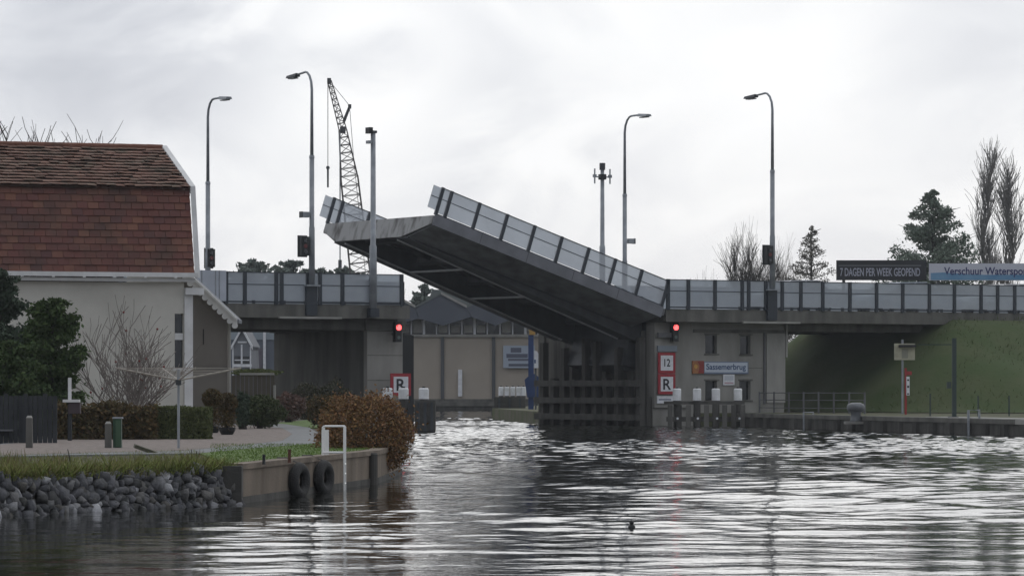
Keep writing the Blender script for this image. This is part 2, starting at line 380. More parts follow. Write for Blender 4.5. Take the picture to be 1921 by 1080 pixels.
# weeds over the stone wall
def bank_weeds():
    P = []
    n = 17000
    a, b, c = Vector((-9.6,45.0)), Vector((-6.75,49.2)), Vector((-4.1,53.8))
    t = NP.uniform(0, 1, n); w = NP.uniform(0, 1, n)**1.3 * 13
    for i in range(n):
        p = a.lerp(b, t[i]*2) if t[i] < .5 else b.lerp(c, t[i]*2-1)
        x, y = p.x - .12*w[i], p.y + w[i]*.9
        if x > -4.4 + .1*(y-54): x -= .5
        P.append((x, y, .50 if w[i] > .3 else .42))
    P = np.array(P)
    blades('grass', P, .04, .13, .018, GR_W, .6)
    k = NP.choice(len(P), 2600)
    Q = P[k]; Q = Q[(Q[:,1] < 53.5 + 1.2*NP.random(len(Q)))]
    blades('weeds', Q, .10, .24, .016, GR_W, .4)
    C_ = NP.choice(len(P), 26); C_ = P[C_]; C_ = C_[C_[:,1] < 57]
    K = np.concatenate([c_[None] + NP.normal(0,1,(90,3))*np.array([.16,.3,0]) for c_ in C_]); K[:,2] = .5
    K = K[K[:,0] < -4.5 - .0*K[:,1]]
    blades('weeds', K, .12, .30, .018, mat('tall_dry_weeds', None, .9, island=[(.20,.17,.07),(.12,.15,.04),(.17,.12,.06),(.10,.14,.035)], spec=.1), .35)
    n = 6500; P = []
    for q_ in NP.uniform(0, 1, n):
        p = a.lerp(b, q_*2) if q_ < .5 else b.lerp(c, q_*2-1); o_ = NP.uniform(-.16, .10); P.append((p.x + o_*.85, p.y - o_*.5, NP.uniform(.44,.56)))
    blades('weeds', np.array(P), .07, .22, .016, GR_W, .85)
    n = 9000; P = np.stack([NP.uniform(-6.5,-2.4,n), NP.uniform(54,72,n), np.full(n,.57)],-1)
    k = (P[:,0] > gx(395, P[:,1])) & (P[:,0] < -4.1+(P[:,1]-53.8)*.143-.1)
    blades('grass', P[k], .015, .05, .018, mat('lawn_blades', None, .9, island=[(0.094,0.154,0.033),(0.143,0.209,0.050),(0.110,0.171,0.039)], spec=.1), .5)
bank_weeds()

# ================================================================== BASCULE BRIDGE
DECK = 4.85
def railing(parent, M, us, v, z0, z1, gm, out=-1, gaps=(), bare=(), midz=None, pw=.062, foot=.13):
    """posts at us, one panel between each pair of neighbours (index in gaps: no panel)"""
    rl = MB(M).box(us[0]-.05, us[-1]+.05, v-.035, v+.035, z0-.06, z0).build('railing', POST, parent)
    for i, u in enumerate(us):
        MB(M).box(u-pw, u+pw, v-.06, v+.06, z0-foot, z1+.02).build('post', POST, rl)
    for i, (a, b) in enumerate(zip(us, us[1:])):
        if i in gaps or b-a < .12: continue
        MB(M).box(a+pw+.02, b-pw-.02, v-.012, v+.012, z0+.03, z1-.02).build('glass_panel', gm, rl)
        MB(M).box(a+pw, b-pw, v-.03, v+.03, z1-.018, z1+.012).build('top_rail', POST, rl)
        zm = z0 + (z1-z0)*.58 if midz is None else midz
        MB(M).box(a+pw, b-pw, v-.028, v-.014, zm-.014, zm+.014).build('mid_rail', POST, rl)
    return rl

# ---- the raised leaf
UH = ub(1240, -1.0); ZH = 4.93; TH = math.asin(3.57/11.42); LL = 11.42
c_, s_ = math.cos(TH), math.sin(TH)
MLF = MBR @ Matrix(((c_,0,s_,UH),(0,1,0,0),(-s_,0,c_,ZH),(0,0,0,1)))
leaf = thing('bascule_leaf', 'raised grey steel bascule leaf of the bridge with glass railings, tilted up over the canal', 'bridge leaf', bpt(UH,0,ZH))
MB(MLF).box(-LL+.04, .25, -.98, 8.18, -.28, 0).build('deck', STEEL, leaf)
MB(MLF).box(-LL, .1, -1.05, -.982, -.40, .06).build('edge_beam', STEEL_E, leaf)
MB(MLF).box(-LL, .1, 8.182, 8.25, -.40, .06).build('edge_beam', STEEL_E, leaf)
MB(MLF).yz([(-.98,-.01),(8.18,-.01),(8.18,-.36),(6.75,-.84),(1.25,-.84),(-.98,-.36)], -LL-.05, -LL+.035).build('end_plate', ENDP, leaf)
GIRD = mat('dark_girder_paint', (.075,.082,.088), .6, (.045,.047,.05), 1.8, streak=.4, detail=9)  # dark paint of the girders, flanges, stringers and brackets
for yc in (1.3, 6.6):
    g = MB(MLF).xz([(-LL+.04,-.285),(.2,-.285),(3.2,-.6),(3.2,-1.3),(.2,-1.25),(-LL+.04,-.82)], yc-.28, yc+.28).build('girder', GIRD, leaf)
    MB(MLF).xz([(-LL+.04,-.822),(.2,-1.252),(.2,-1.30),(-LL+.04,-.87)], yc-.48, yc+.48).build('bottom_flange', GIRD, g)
for yc in (1.3, 6.6):
    s = 1 if yc < 3 else -1
    MB(MLF).xz([(-LL+.1,-.885),(.0,-1.31),(.0,-1.36),(-LL+.1,-.935)], min(yc+s*.36,yc+s*.46), max(yc+s*.36,yc+s*.46)).build('lit_flange_edge', STEEL_L, leaf)  # pale strip paints in the flange edge catching light
for k in range(5):
    x = -LL + 1.1 + k*2.6; zz = -.55
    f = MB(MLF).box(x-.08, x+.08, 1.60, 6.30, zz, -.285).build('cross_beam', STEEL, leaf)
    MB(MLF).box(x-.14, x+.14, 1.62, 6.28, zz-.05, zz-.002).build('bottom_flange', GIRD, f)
for xq in (-8.0, -4.9):
    zq = -.89 - .43*(xq+LL)/LL
    MB(MLF).box(xq-.05, xq+.05, 1.78, 6.12, zq-.045, zq+.01).build('cross_pipe', STEEL_L, leaf)
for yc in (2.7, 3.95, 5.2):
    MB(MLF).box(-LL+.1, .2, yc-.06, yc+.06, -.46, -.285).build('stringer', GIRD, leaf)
for k in range(9):                                   # cantilever brackets under both footways
    x = -LL + .5 + k*1.35
    for (y0, y1) in ((-.98, 1.02), (8.18, 6.88)):
        a, b = sorted((y0, y1)); e = y0
        poly = [(y0,-.285),(y1,-.285),(y1,-.78),(y0,-.36)]
        if y0 > y1: poly = poly[::-1]
        MB(MLF).yz(poly[::-1], x-.03, x+.03).build('bracket', GIRD, leaf)
MB(MLF).yz([(-.97,-.365),(.86,-.80),(.86,-.825),(-.97,-.39)][::-1], -LL+.05, .0).build('soffit_plate', SOFF, leaf)
MB(MLF).yz([(8.17,-.365),(7.04,-.80),(7.04,-.825),(8.17,-.39)], -LL+.05, .0).build('soffit_plate', SOFF, leaf)
MB(MLF).box(.6, 4.4, 1.7, 6.2, -2.3, -.75).build('counterweight', STEEL_D, leaf)
for k in range(1, 5): MB(MLF).box(-LL+k*2.3-.012, -LL+k*2.3+.012, -1.056, -1.051, -.39, .05).build('plate_joint', STEEL_D, leaf)
us = [-LL+.03, -LL+.46] + [-LL+.46 + (LL-.46)*k/8 for k in range(1, 9)]
for v, lab in ((-1.0, 1), (8.2, 2)):
    rl = railing(leaf, MLF, us, v, .10, 1.17, GLASS_L, midz=.72, foot=.06)
    MB(MLF).box(-LL-.42, -LL-.04, v-.012, v+.012, .22, 1.15).build('glass_panel', GLASS_L, rl)
    MB(MLF).box(-LL-.42, -LL-.04, v-.028, v-.014, .70, .73).build('mid_rail', POST, rl)

# ---- fixed approach decks
def approach(u0, u1, label, pipe):
    r = thing('approach_span', label, 'bridge span', bpt((u0+u1)/2, 0, 4.3), 'fixed bridge approaches')
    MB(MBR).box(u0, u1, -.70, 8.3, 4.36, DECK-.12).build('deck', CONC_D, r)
    MB(MBR).box(u0+.01, u1-.01, .35, 7.6, DECK-.116, DECK-.05).build('road_surface', ASPH, r)
    for v0, v1 in ((-1.0,-.702), (8.302,8.6)):
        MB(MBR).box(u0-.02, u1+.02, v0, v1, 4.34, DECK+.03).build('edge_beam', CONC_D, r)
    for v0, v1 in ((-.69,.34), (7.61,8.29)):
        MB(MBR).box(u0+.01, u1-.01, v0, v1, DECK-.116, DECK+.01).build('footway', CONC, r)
    a, b = pipe
    MB(MBR).box(ub(a,-1.06), ub(b,-1.06), -1.13, -1.005, 4.31, 4.39).build('cable_duct', CONC_L, r)
    return r
spanL = approach(-32, ub(768,-1.0), 'left fixed bridge deck with weathered concrete edge ending at the canal opening', (523,640))
for v in (.3, 2.7, 5.1, 7.3):
    MB(MBR).box(-32, ub(764,-1.0), v-.25, v+.25, 3.9, 4.358).build('girder', CONC_D, spanL)
spanR = approach(.02, 60, 'right fixed bridge deck running from the bascule pier onto the grass embankment', (1393,1500))
for v in (.3, 2.7, 5.1, 7.3):
    MB(MBR).box(6.9, 14.7, v-.25, v+.25, 4.0, 4.358).build('girder', CONC_D, spanR)
pL = [375, 392, 408, 424, 459, 518, 528, 577, 600, 642, 697, 753]
pL = [ub(p,-1) for p in pL]
pL = [pL[0]-1.4*k for k in range(6,0,-1)] + pL
z0, z1 = 4.98, 6.10
rlL = railing(spanL, MBR, pL, -1.0, z0, z1, GLASS_F, pw=.07)
MB(MBR).box(ub(340,-1.1), ub(424,-1.1), -1.12, -1.07, z0-.02, gz(507,yb(ub(400,-1.1),-1.1))).build('pale_screen', mat('pale_blue_grey_screen',(.45,.48,.54),.5,(.38,.41,.46),1.2), rlL)
for q_ in (378,404,411): MB(MBR).box(ub(q_,-1.1)-.02, ub(q_,-1.1)+.02, -1.135, -1.122, z0-.02, gz(507,yb(ub(400,-1.1),-1.1))).build('screen_joint', GALV, rlL)
railing(spanL, MBR, [ub(755,8.5)-1.43*k for k in range(14,-1,-1)], 8.5, z0, z1, GLASS_F)
pR = [ub(p,-1) for p in (1253,1291,1341,1392,1404,1436,1467,1502,1543,1594,1644,1693,1743,1790,1840,1871,1903)]
pR = pR + [pR[-1]+1.43*k for k in range(1,10)]
railing(spanR, MBR, pR, -1.0, z0, z1, GLASS_F, pw=.07)
railing(spanR, MBR, [.25+1.43*k for k in range(28)], 8.5, z0, z1, GLASS_F)

# ---- left pier
pier = thing('bridge_pier', 'concrete pier carrying the left bridge deck beside the canal opening', 'bridge pier', bpt(-12.6,4,0))
MB(MBR).box(-13.58, -12.0, .322, 8.2, -1.5, 3.88).build('wall', CONC_D, pier)  # darker concrete paints in the shade under the deck
MB(MBR).box(-13.62, -11.998, .02, .32, -1.5, 3.88).build('nose', CONC, pier)  # split off so the lit near face keeps the lighter concrete
MB(MBR).box(-13.75, -11.9, -.1, 8.3, 3.883, 4.34).build('bearing_cap', CONC_D, pier)
MB(MBR).box(-11.995, -11.45, .25, 8.4, -1.2, 3.75).build('timber_fender', TIMB, pier)
MB(MBR).box(-12.2, -11.44, .10, .245, -1.2, 3.72).build('fender_post', BLACK, pier)

for z in (.9, 1.9, 2.9): MB(MBR).box(-13.62, -11.998, .012, .019, z-.012, z+.012).build('formwork_joint', CONC_D, pier)
# ---- right bascule pier with its machine room
bp = thing('bascule_pier', 'broad concrete bascule pier with four small windows under the right bridge deck', 'bridge pier', bpt(3,4,0))
W4 = []
for a, b, t, d in ((1323,1345,628,663), (1388,1408,629,664), (1323,1345,714,751), (1387,1408,714,750)):
    W4.append((ub(a,0), ub(b,0), zb((a+b)/2,d,0), zb((a+b)/2,t,0)))
UE = ub(1471, 0)
MB(MBR).grid_wall(0, UE, -1.5, 4.335, .0, .5, W4).build('wall', CONC, bp)
MB(MBR).box(0.0, ub(1297,-.12), -.13, -.003, zb(1260,764,0), 4.33).build('pilaster', CONC, bp)
MB(MBR).box(ub(1433,0)-.03, ub(1433,0)+.03, -.08, -.003, .9, 3.95).build('downpipe', STEEL, bp)
MB(MBR).box(ub(1437,0), UE+.02, -.06, -.003, .95, 3.9).build('end_panel', CONC_L, bp)
MB(MBR).box(ub(1300,0), UE-.02, -.05, -.002, 3.92, 4.06).build('string_course', CONC_D, bp)
MB(MBR).box(ub(1300,0), ub(1430,0), -.008, -.002, 2.42, 2.445).build('formwork_joint', CONC_D, bp)
MB(MBR).box(UE+.03, UE+.12, -.1, .1, 2.9, 4.3).build('corner_post', CONC_L, bp)
for a, b, c, d in W4:
    f = MB(MBR).box(a+.02, b-.02, .17, .2, c+.02, d-.02).build('window', DGLASS, bp)
    MB(MBR).box(a-.05, b+.10, -.035, -.003, c-.07, c-.004).build('sill', CONC_D, f)
    MB(MBR).box(a-.05, b+.10, -.03, -.003, d+.004, d+.07).build('lintel', CONC_D, f)
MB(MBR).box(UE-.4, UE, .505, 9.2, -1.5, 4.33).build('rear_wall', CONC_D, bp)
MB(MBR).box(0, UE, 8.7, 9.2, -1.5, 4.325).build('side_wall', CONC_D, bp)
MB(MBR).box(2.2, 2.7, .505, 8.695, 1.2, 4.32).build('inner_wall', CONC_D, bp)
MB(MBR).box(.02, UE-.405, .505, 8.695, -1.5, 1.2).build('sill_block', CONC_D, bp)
MB(MBR).box(.12, .5, .51, 8.69, 4.0, 4.32).build('sky_gap_blocker', STEEL_D, bp)  # dark beam added to block the bright sky gap below the deck
for v in (2.4, 4.6, 6.8):
    MB(MBR).hexa([(.3,v-.35,1.2),(.9,v-.35,1.2),(.9,v+.35,1.2),(.3,v+.35,1.2)], [(.5,v-.2,3.4),(.95,v-.2,3.4),(.95,v+.2,3.4),(.5,v+.2,3.4)]).build('trunnion_support', CONC_D, bp)
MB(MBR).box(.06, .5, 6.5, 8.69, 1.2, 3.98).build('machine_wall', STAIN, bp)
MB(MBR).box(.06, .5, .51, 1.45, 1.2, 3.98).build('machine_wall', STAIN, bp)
for v in (2.2, 4.3): MB(MBR).hexa([(.2,v,1.2),(.5,v,1.2),(.5,v+.3,1.2),(.2,v+.3,1.2)], [(.2,v+.9,3.1),(.5,v+.9,3.1),(.5,v+1.2,3.1),(.2,v+1.2,3.1)]).build('brace', TIMB, bp)

fen = thing('timber_fender', 'dark timber fender of upright piles and long rails along the bascule pier in the opening', 'fender', bpt(-.5,5,0))
for k in range(10):
    v = .3 + k*.86
    MB(MBR).box(-.55, -.27, v-.14, v+.14, -1.5, (3.7, 1.95, 3.3, 2.0, 3.55)[k % 5]).build('pile', (TIMB, TIMB_W)[k % 2], fen)
for z in (.35, 1.05, 1.78):
    MB(MBR).box(-.78, -.555, .05, 8.3, z-.13, z+.13).build('rail', TIMB, fen)
MB(MBR).box(-.25, -.05, .05, 8.3, -.6, 1.22).build('back_boarding', TIMB, fen)

# ---- street lamps (near side lean over the road away from us, far side towards us)
def lamp(px, py_top, v, dirv, label, py_base=None):
    u = ub(px, v); Y = yb(u, v); zt = gz(py_top, Y); z0_ = 4.88 if py_base is None else gz(py_base, Y)
    zmid = z0_ + (zt - z0_)*.6; P = bpt(u, v, 0)
    t = thing('street_lamp', label, 'street lamp', (P.x, P.y, z0_), 'tall street lamps on the bridge')
    B = lambda dv, z: bpt(u, v + dv, z)
    MB().path([B(0,z0_), B(0,z0_+2.3), B(0,z0_+2.35), B(0,zmid)], [.125,.115,.10,.098], 12).build('pole', GALV, t, True)
    pts = [B(0,zmid), B(0,zt-.75)] + [B(dirv*(.55 - .55*math.cos(a)), zt-.75+.72*math.sin(a)) for a in (R(25),R(50),R(72),R(88))] + [B(dirv*1.25, zt-.04+ (.02 if dirv<0 else -.05))]
    MB().path(pts, [.07,.055,.05,.048,.045,.045,.04], 10).build('upper_mast', GALV, t, True)
    hz = zt - .03 - (.0 if dirv < 0 else .06)
    hd = MB(MBR @ Matrix.Translation((u, v + dirv*1.2, hz)))
    y0, y1 = (0, dirv*.75); s = dirv
    hd.hexa([(-.12,y0,-.07),(.12,y0,-.07),(.15,y1,-.10),(-.15,y1,-.10)], [(-.08,y0,.06),(.08,y0,.06),(.10,y1,.0),(-.10,y1,.0)])
    h = hd.build('lamp_head', STEEL_D if dirv > 0 else GALV, t)
    MB(MBR @ Matrix.Translation((u, v + dirv*1.2, hz))).box(-.1, .1, min(.12*s,.65*s), max(.12*s,.65*s), -.14, -.102).build('lens', DGLASS, h)
    MB().tube(B(0,zmid-.05), B(0,zmid+.05), .115, .10, 12).build('collar', GALV, t)
    if py_base:
        MB(MBR).box(u-.24, u+.24, v-.02, v+.22, 4.45, z0_).build('bracket', POST, t)
        MB(MBR).box(u-.30, u+.30, v-.16, v+.16, z0_, z0_+.06).build('base_plate', GALV, t)
    return t, u, v, Y
A = lamp(390, 186, 8.2, -1, 'street lamp farthest left, beside the brick roof, its arm pointing right')
Bl = lamp(585, 132, -1.12, 1, 'tallest looking street lamp left of the crane, its arm pointing left', 537)
C_ = lamp(1172, 218, 8.2, -1, 'street lamp right of the antenna mast, its arm pointing right')
Dl = lamp(1449, 172, -1.12, 1, 'street lamp right of the raised leaf, in front of bare trees, its arm pointing left', 545)

def signal_back(u, v, z, name_label, Y, side=-1, h=.75):
    t = thing('road_signal', name_label, 'traffic light', bpt(u + side*.35, v, z), 'road signals clamped to the lamp posts')
    MB(MBR).box(u+side*.35-.17, u+side*.35+.17, v-.12, v+.12, z-h/2, z+h/2).build('housing', BLACK, t)
    MB(MBR).box(u+side*.35-.21, u+side*.35+.21, v+.122, v+.15, z-h/2-.05, z+h/2+.05).build('backing_board', STEEL_D, t)
    MB(MBR).tube((u+side*.16, v, z+h*.36), (u, v, z+h*.45), .03).build('arm', GALV, t)
    for q in (-.22, 0, .22):
        MB(MBR).tube((u+side*.35, v-.12, z+q), (u+side*.35, v-.16, z+q), .08, n=10).build('lens', mat('unlit_red_lens', (.12,.02,.02), .3) if q == 0 else DGLASS, t)
    return t
signal_back(Bl[1], Bl[2], gz(462, Bl[3]), 'black road signal on the lamp post left of the crane', Bl[3])
signal_back(A[1], A[2], gz(484, A[3]), 'dark road signal on the far left lamp post beside the house roof', A[3], .3)
signal_back(Dl[1], Dl[2], gz(478, Dl[3]), 'dark road signal on the lamp post in front of the bare trees', Dl[3], -.6)
def camera_box(u, v, z, side, label):
    t = thing('camera_box', label, 'camera', bpt(u, v, z), 'small boxes clamped to lamp posts')
    MB(MBR).box(u+side*.16, u+side*.46, v-.1, v+.1, z-.11, z+.11).build('housing', GALV, t)
    MB(MBR).box(u+side*.46, u+side*.50, v-.12, v+.12, z-.12, z+.12).build('hood', STEEL_D, t)
    MB(MBR).tube((u,v,z), (u+side*.16,v,z), .03).build('arm', GALV, t)
camera_box(Bl[1], Bl[2], gz(403, Bl[3]), -1, 'small grey camera box high on the lamp post left of the crane')
camera_box(C_[1], C_[2], gz(452, C_[3]), 1, 'small pale camera box on the lamp post right of the antenna mast')

u = ub(700,-1.15); Y = yb(u,-1.15); zt = gz(250, Y)
t = thing('camera_pole', 'plain grey pole with a small camera on top, before the raised leaf tip', 'pole', bpt(u,-1.15,4.5))
MB(MBR).path([(u,-1.15,4.45),(u,-1.15,7.2),(u,-1.15,7.25),(u,-1.15,zt)], [.15,.15,.115,.10], 12).build('pole', GALV, t, True)
MB(MBR).box(u-.12, u+.12, -1.26, -1.03, zt, zt+.1).build('cap', STEEL_D, t)
cmr = MB(MBR).box(u-.27, u-.10, -1.32, -1.0, zt-.02, zt+.22).build('camera', BLACK, t)
MB(MBR).box(u-.26, u-.12, -1.28, -1.02, zt-.42, zt-.30).build('floodlight', GALV, t)
MB(MBR).tube((u-.18,-1.15,zt-.36), (u,-1.15,zt-.3), .025).build('bracket', GALV, t)
MB(MBR).box(u-.2, u+.2, -1.3, -1.01, 4.4, 4.75).build('base_bracket', POST, t)

u = ub(1130, 8.7); Y = yb(u,8.7); zt = gz(306, Y)
t = thing('antenna_mast', 'slim mast with dipole antennas on a cross arm, behind the raised leaf railing', 'antenna mast', bpt(u,8.7,4.6))
MB(MBR).path([(u,8.7,4.5),(u,8.7,gz(462,Y)),(u,8.7,gz(460,Y)),(u,8.7,zt-.3)], [.13,.13,.10,.085], 10).build('pole', GALV, t, True)
MB(MBR).tube((u,8.7,zt-.3), (u,8.7,zt), .13, n=10).build('top_unit', STEEL_D, t)
zc = gz(332, Y)
MB(MBR).tube((u-.40,8.7,zc), (u+.40,8.7,zc), .03).build('cross_arm', GALV, t)
MB(MBR).box(u-.13,u+.13,8.57,8.83,zc-.12,zc+.12).build('junction_box', BLACK, t)
for s in (-.40,.40):
    MB(MBR).tube((u+s,8.7,zc-.30), (u+s,8.7,zc+.36), .035).build('dipole', GALV, t)
    MB(MBR).box(u+s-.07,u+s+.07,8.64,8.76,zc-.03,zc+.1).build('clamp', GALV, t)

# ------------------------------------------------------------------ lettering
def text(body, parent, M, x0, x1, z0, z1, m, name='lettering', ex=.006, keep=False):
    cu = bpy.data.curves.new('lettering', 'FONT'); cu.body = body; cu.size = 1; cu.extrude = 0; cu.offset = .018
    o = bpy.data.objects.new('lettering_source', cu); COL.objects.link(o)
    bpy.context.view_layer.update()
    me = bpy.data.meshes.new_from_object(o)
    bpy.data.objects.remove(o)
    V = np.array([v.co for v in me.vertices]); lo, hi = V.min(0), V.max(0)
    sx, sz = (x1-x0)/(hi[0]-lo[0]), (z1-z0)/(hi[1]-lo[1])
    b = MB(M)
    pts = [(x0+(p[0]-lo[0])*sx, 0.0, z0+(p[1]-lo[1])*sz) for p in V]
    b.add(pts, [tuple(p.vertices) for p in me.polygons])
    ob = b.build(name, m, parent); bpy.data.meshes.remove(me)
    return ob
def square_sign(px0, px1, py0, py1, body, label, v=-.28, bar=True):
    a, b = ub(px0, v), ub(px1, v); t0 = zb((px0+px1)/2, py1, v); t1 = zb((px0+px1)/2, py0, v)
    t = thing('waterway_sign', label, 'sign', bpt((a+b)/2, v, t0), 'red bordered waterway signs')
    MB(MBR).box(a, b, v, v+.05, t0, t1).build('board', RED, t)
    g = .14*(b-a)
    MB(MBR).box(a+g, b-g, v-.006, v-.002, t0+g, t1-g).build('face', WHITE, t)
    h = t1 - t0
    MT = MBR @ Matrix.Translation((0, v-.011, 0))
    if body == '12': text('12', t, MT, a+.34*(b-a), b-.31*(b-a), t0+.33*h, t1-.30*h, INK)
    else: text(body, t, MT, a+.28*(b-a), b-.26*(b-a), t0+.22*h, t1-.24*h, INK)
    for q in (.25, .75): MB(MBR).box(a+q*(b-a)-.02, a+q*(b-a)+.02, v+.052, -.132 if v > -.5 else v+.3, t0+.1, t0+.16).build('mounting_bracket', STEEL, t)
    return t
square_sign(1235, 1267, 661, 700, '12', 'red bordered white sign reading 12, upper one on the bascule pier')
square_sign(1235, 1267, 701, 739, 'R', 'red bordered white sign reading R, directly below the 12 on the bascule pier')
vL = -1.1
square_sign(733, 771, 700, 742, 'R', 'red bordered white sign reading R, half hidden behind white capped piles left of the opening', v=vL)
def plate(px0, px1, py0, py1, v, name, label, cat, m=WHITE):
    a, b = ub(px0,v), ub(px1,v); z0_, z1_ = zb((px0+px1)/2,py1,v), zb((px0+px1)/2,py0,v)
    t = thing(name, label, cat, bpt((a+b)/2,v,z0_)); MB(MBR).box(a,b,v,v+.04,z0_,z1_).build('board', m, t); return t, a, b, z0_, z1_
t, a, b, z0_, z1_ = plate(1233,1262,742,756,-.2,'sub_plate','small white plate under the R sign on the bascule pier','sign')
MB(MBR).box(a+.08,b-.08,-.206,-.202,(z0_+z1_)/2-.03,(z0_+z1_)/2+.03).build('dark_strip', mat('grey_blue_print',(.2,.22,.28),.6), t)
t, a, b, z0_, z1_ = plate(1357,1378,702,722,-.06,'notice_board','small white notice under the bridge name sign','notice')
MB(MBR).box(a+.06,b-.06,-.066,-.062,z0_+.06,z0_+.12).build('red_print', mat('pale_red_print',(.45,.3,.33),.6), t)
MB(MBR).box(a+.06,b-.06,-.066,-.062,z0_+.2,z1_-.06).build('grey_print', mat('pale_grey_print',(.5,.52,.56),.6), t)
# name sign with emblem
v = -.08; a, b = ub(1321,v), ub(1404,v); z0_, z1_ = zb(1362,701,v), zb(1362,678,v)
t = thing('name_sign', 'long pale bridge name sign with blue letters and an orange emblem on the bascule pier', 'sign', bpt((a+b)/2,v,z0_))
BLUE = mat('blue_lettering', (.03,.07,.16), .6)
MB(MBR).box(a,b,v,v+.05,z0_,z1_).build('frame', mat('blue_grey_frame',(.16,.20,.28),.6), t)
MB(MBR).box(a+.02,b-.05,v-.006,v-.002,z0_+.07,z1_-.04).build('face', mat('pale_blue_face',(.48,.53,.60),.6), t)
text('Sassemerbrug', t, MBR @ Matrix.Translation((0,v-.011,0)), a+.1, b-.14, z0_+.10, z1_-.09, BLUE)
a2 = ub(1299,v)
e = MB(MBR).box(a2,a-.004,v,v+.05,z0_+.01,z1_+.03).build('emblem', mat('orange_emblem',(.36,.16,.06),.6,(.30,.11,.05),5), t)
MB(MBR).xz([(a2+.30,z0_+.03),(a-.01,z0_+.03),(a-.01,z1_+.02),(a2+.26,z1_+.02),(a2+.36,(z0_+z1_)/2+.08)], v-.006, v-.002).build('red_field', mat('dark_red_field',(.25,.04,.035),.6), e)
MB(MBR).tube((a2+.17,v-.006,(z0_+z1_)/2+.05), (a2+.17,v-.002,(z0_+z1_)/2+.05), .09, n=14).build('gold_disc', mat('gold_disc',(.5,.28,.06),.6), e)

# waterway traffic lights
def water_light(px, v, label, arm=None):
    u = ub(px, v); Y = yb(u, v); zc = gz(614, Y)
    t = thing('waterway_light', label, 'traffic light', bpt(u,v,zc), 'red waterway lights at the opening')
    hs = MB(MBR).box(u-.14,u+.14,v,v+.25,zc-.58,zc+.22).build('housing', BLACK, t)
    L = MB(MBR).tube((u,v-.03,zc-.0), (u,v-.004,zc), .115, n=16).build('red_lens', RED_L, t)
    MB(MBR).tube((u,v-.02,zc-.40), (u,v-.004,zc-.40), .07, n=12).build('green_lens', mat('unlit_green_lens',(.10,.14,.13),.3), t)
    MB(MBR).path([(u-.13,v-.1,zc+.02),(u-.08,v-.1,zc+.115),(u,v-.1,zc+.145),(u+.08,v-.1,zc+.115),(u+.13,v-.1,zc+.02)], [.012]*5, 5).build('hood', BLACK, t)
    MB(MBR).tube((u, v+.12, zc+.22), (u, v+.12, zc+.5), .035).build('mast', STEEL, t)
    MB(MBR).box(u-.02, u+.28, v+.05, v+.2, zc+.40, zc+.46).build('bracket', STEEL_L, t)
    if arm: MB(MBR).box(*arm(u, v, zc)).build('arm', STEEL, t)
    return t
water_light(1268, -.45, 'red waterway light on the bascule pier above the 12 sign', lambda u,v,z: (.05,u-.15,v+.1,v+.2,z-.42,z-.22))
water_light(748, -.55, 'red waterway light at the end of the left pier', lambda u,v,z: (u-.05,u+.05,v+.252,-.05,z-.3,z-.2))
a, b = ub(1234,-.2), ub(1270,-.2)
tag(MB(MBR).box(a,b,-.22,-.135,zb(1250,659,-.2),zb(1250,648,-.2)).build('cable_tray', mat('blue_grey_tray',(.2,.23,.26),.5)), 'blue grey cable tray above the 12 sign on the bascule pier', 'cable tray')

# ------------------------------------------------------------------ dolphins with white capped piles
def dolphin(px_list, D, py_cap0, py_cap1, capw, label, beam=None, block=None, n_legs=True, skew=0.0):
    x0, x1 = gx(px_list[0], D), gx(px_list[-1], D); zc0, zc1 = gz(py_cap1, D), gz(py_cap0, D)
    t = thing('mooring_dolphin', label, 'mooring dolphin', ((x0+x1)/2, D, 0), 'timber dolphins with white capped piles')
    for i, px in enumerate(px_list):
        x = gx(px, D); y = D + skew*(x-x0); r = capw*D/F/2
        p = MB().path([(x,y,-1.5),(x,y,zc0)], [r*.95,r*.9], 12).build('pile', TIMB, t, False)
        MB().lathe((x,y,zc0), [(r*1.06,.002),(r*1.06,zc1-zc0-.05),(r*.85,zc1-zc0-.005)], 14).build('white_cap', WCAP, p)
        MB().lathe((x+.0,y,zc1), [(r*.35,-.002),(r*.3,.05)], 8).build('pin', BLACK, p)
    if beam:
        a, b, pt, pb = beam; bm = MB()
        bm.box(gx(a,D), gx(b,D), D-.34, D-.19, gz(pb,D), gz(pt,D)).build('front_beam', TIMB, t)
        MB().box(gx(a,D)+.1, gx(b,D)-.1, D-.32, D-.2, .22, .42).build('lower_beam', TIMB_L, t)
        k = 0
        xx = gx(a,D)+.15
        while xx < gx(b,D)-.1:
            MB().box(xx, xx+.2, D-.47, D-.345, -1.2, gz(pb,D)-.02).build('fender_plank', TIMB if k % 2 else TIMB_L, t); xx += .37; k += 1
        for px in px_list:
            MB().tube((gx(px,D),D-.50,.35),(gx(px,D),D-.47,.35),.05,n=8).build('bolt_head', WHITE, t)
    if block:
        a, b, pt, pb = block
        MB().box(gx(a,D), gx(b,D), D-.55, D+.6, -1.0, gz(pt,D)).build('fender_block', TIMB, t)
        for k in range(3):
            xx = gx(a,D) + (gx(b,D)-gx(a,D))*(k+.5)/3
            MB().box(xx-.05, xx+.05, D-.62, D-.555, -.8, gz(pt,D)-.08).build('rubbing_strip', STEEL_D, t)
    return t
dolphin([1270,1308,1344,1386], 150.5, 728, 751, 15, 'timber dolphin with four white capped piles in front of the bascule pier', beam=(1245,1396,752,758), skew=.25)
dolphin([727,757,795], 138, 727, 748, 18, 'timber dolphin with three white capped piles beside the brown bush', block=(779,817,750,808))
dolphin([940,951,962,973,982], 186, 725, 742, 9, 'distant dolphin with a row of white capped piles under the raised leaf', block=(927,985,744,785))

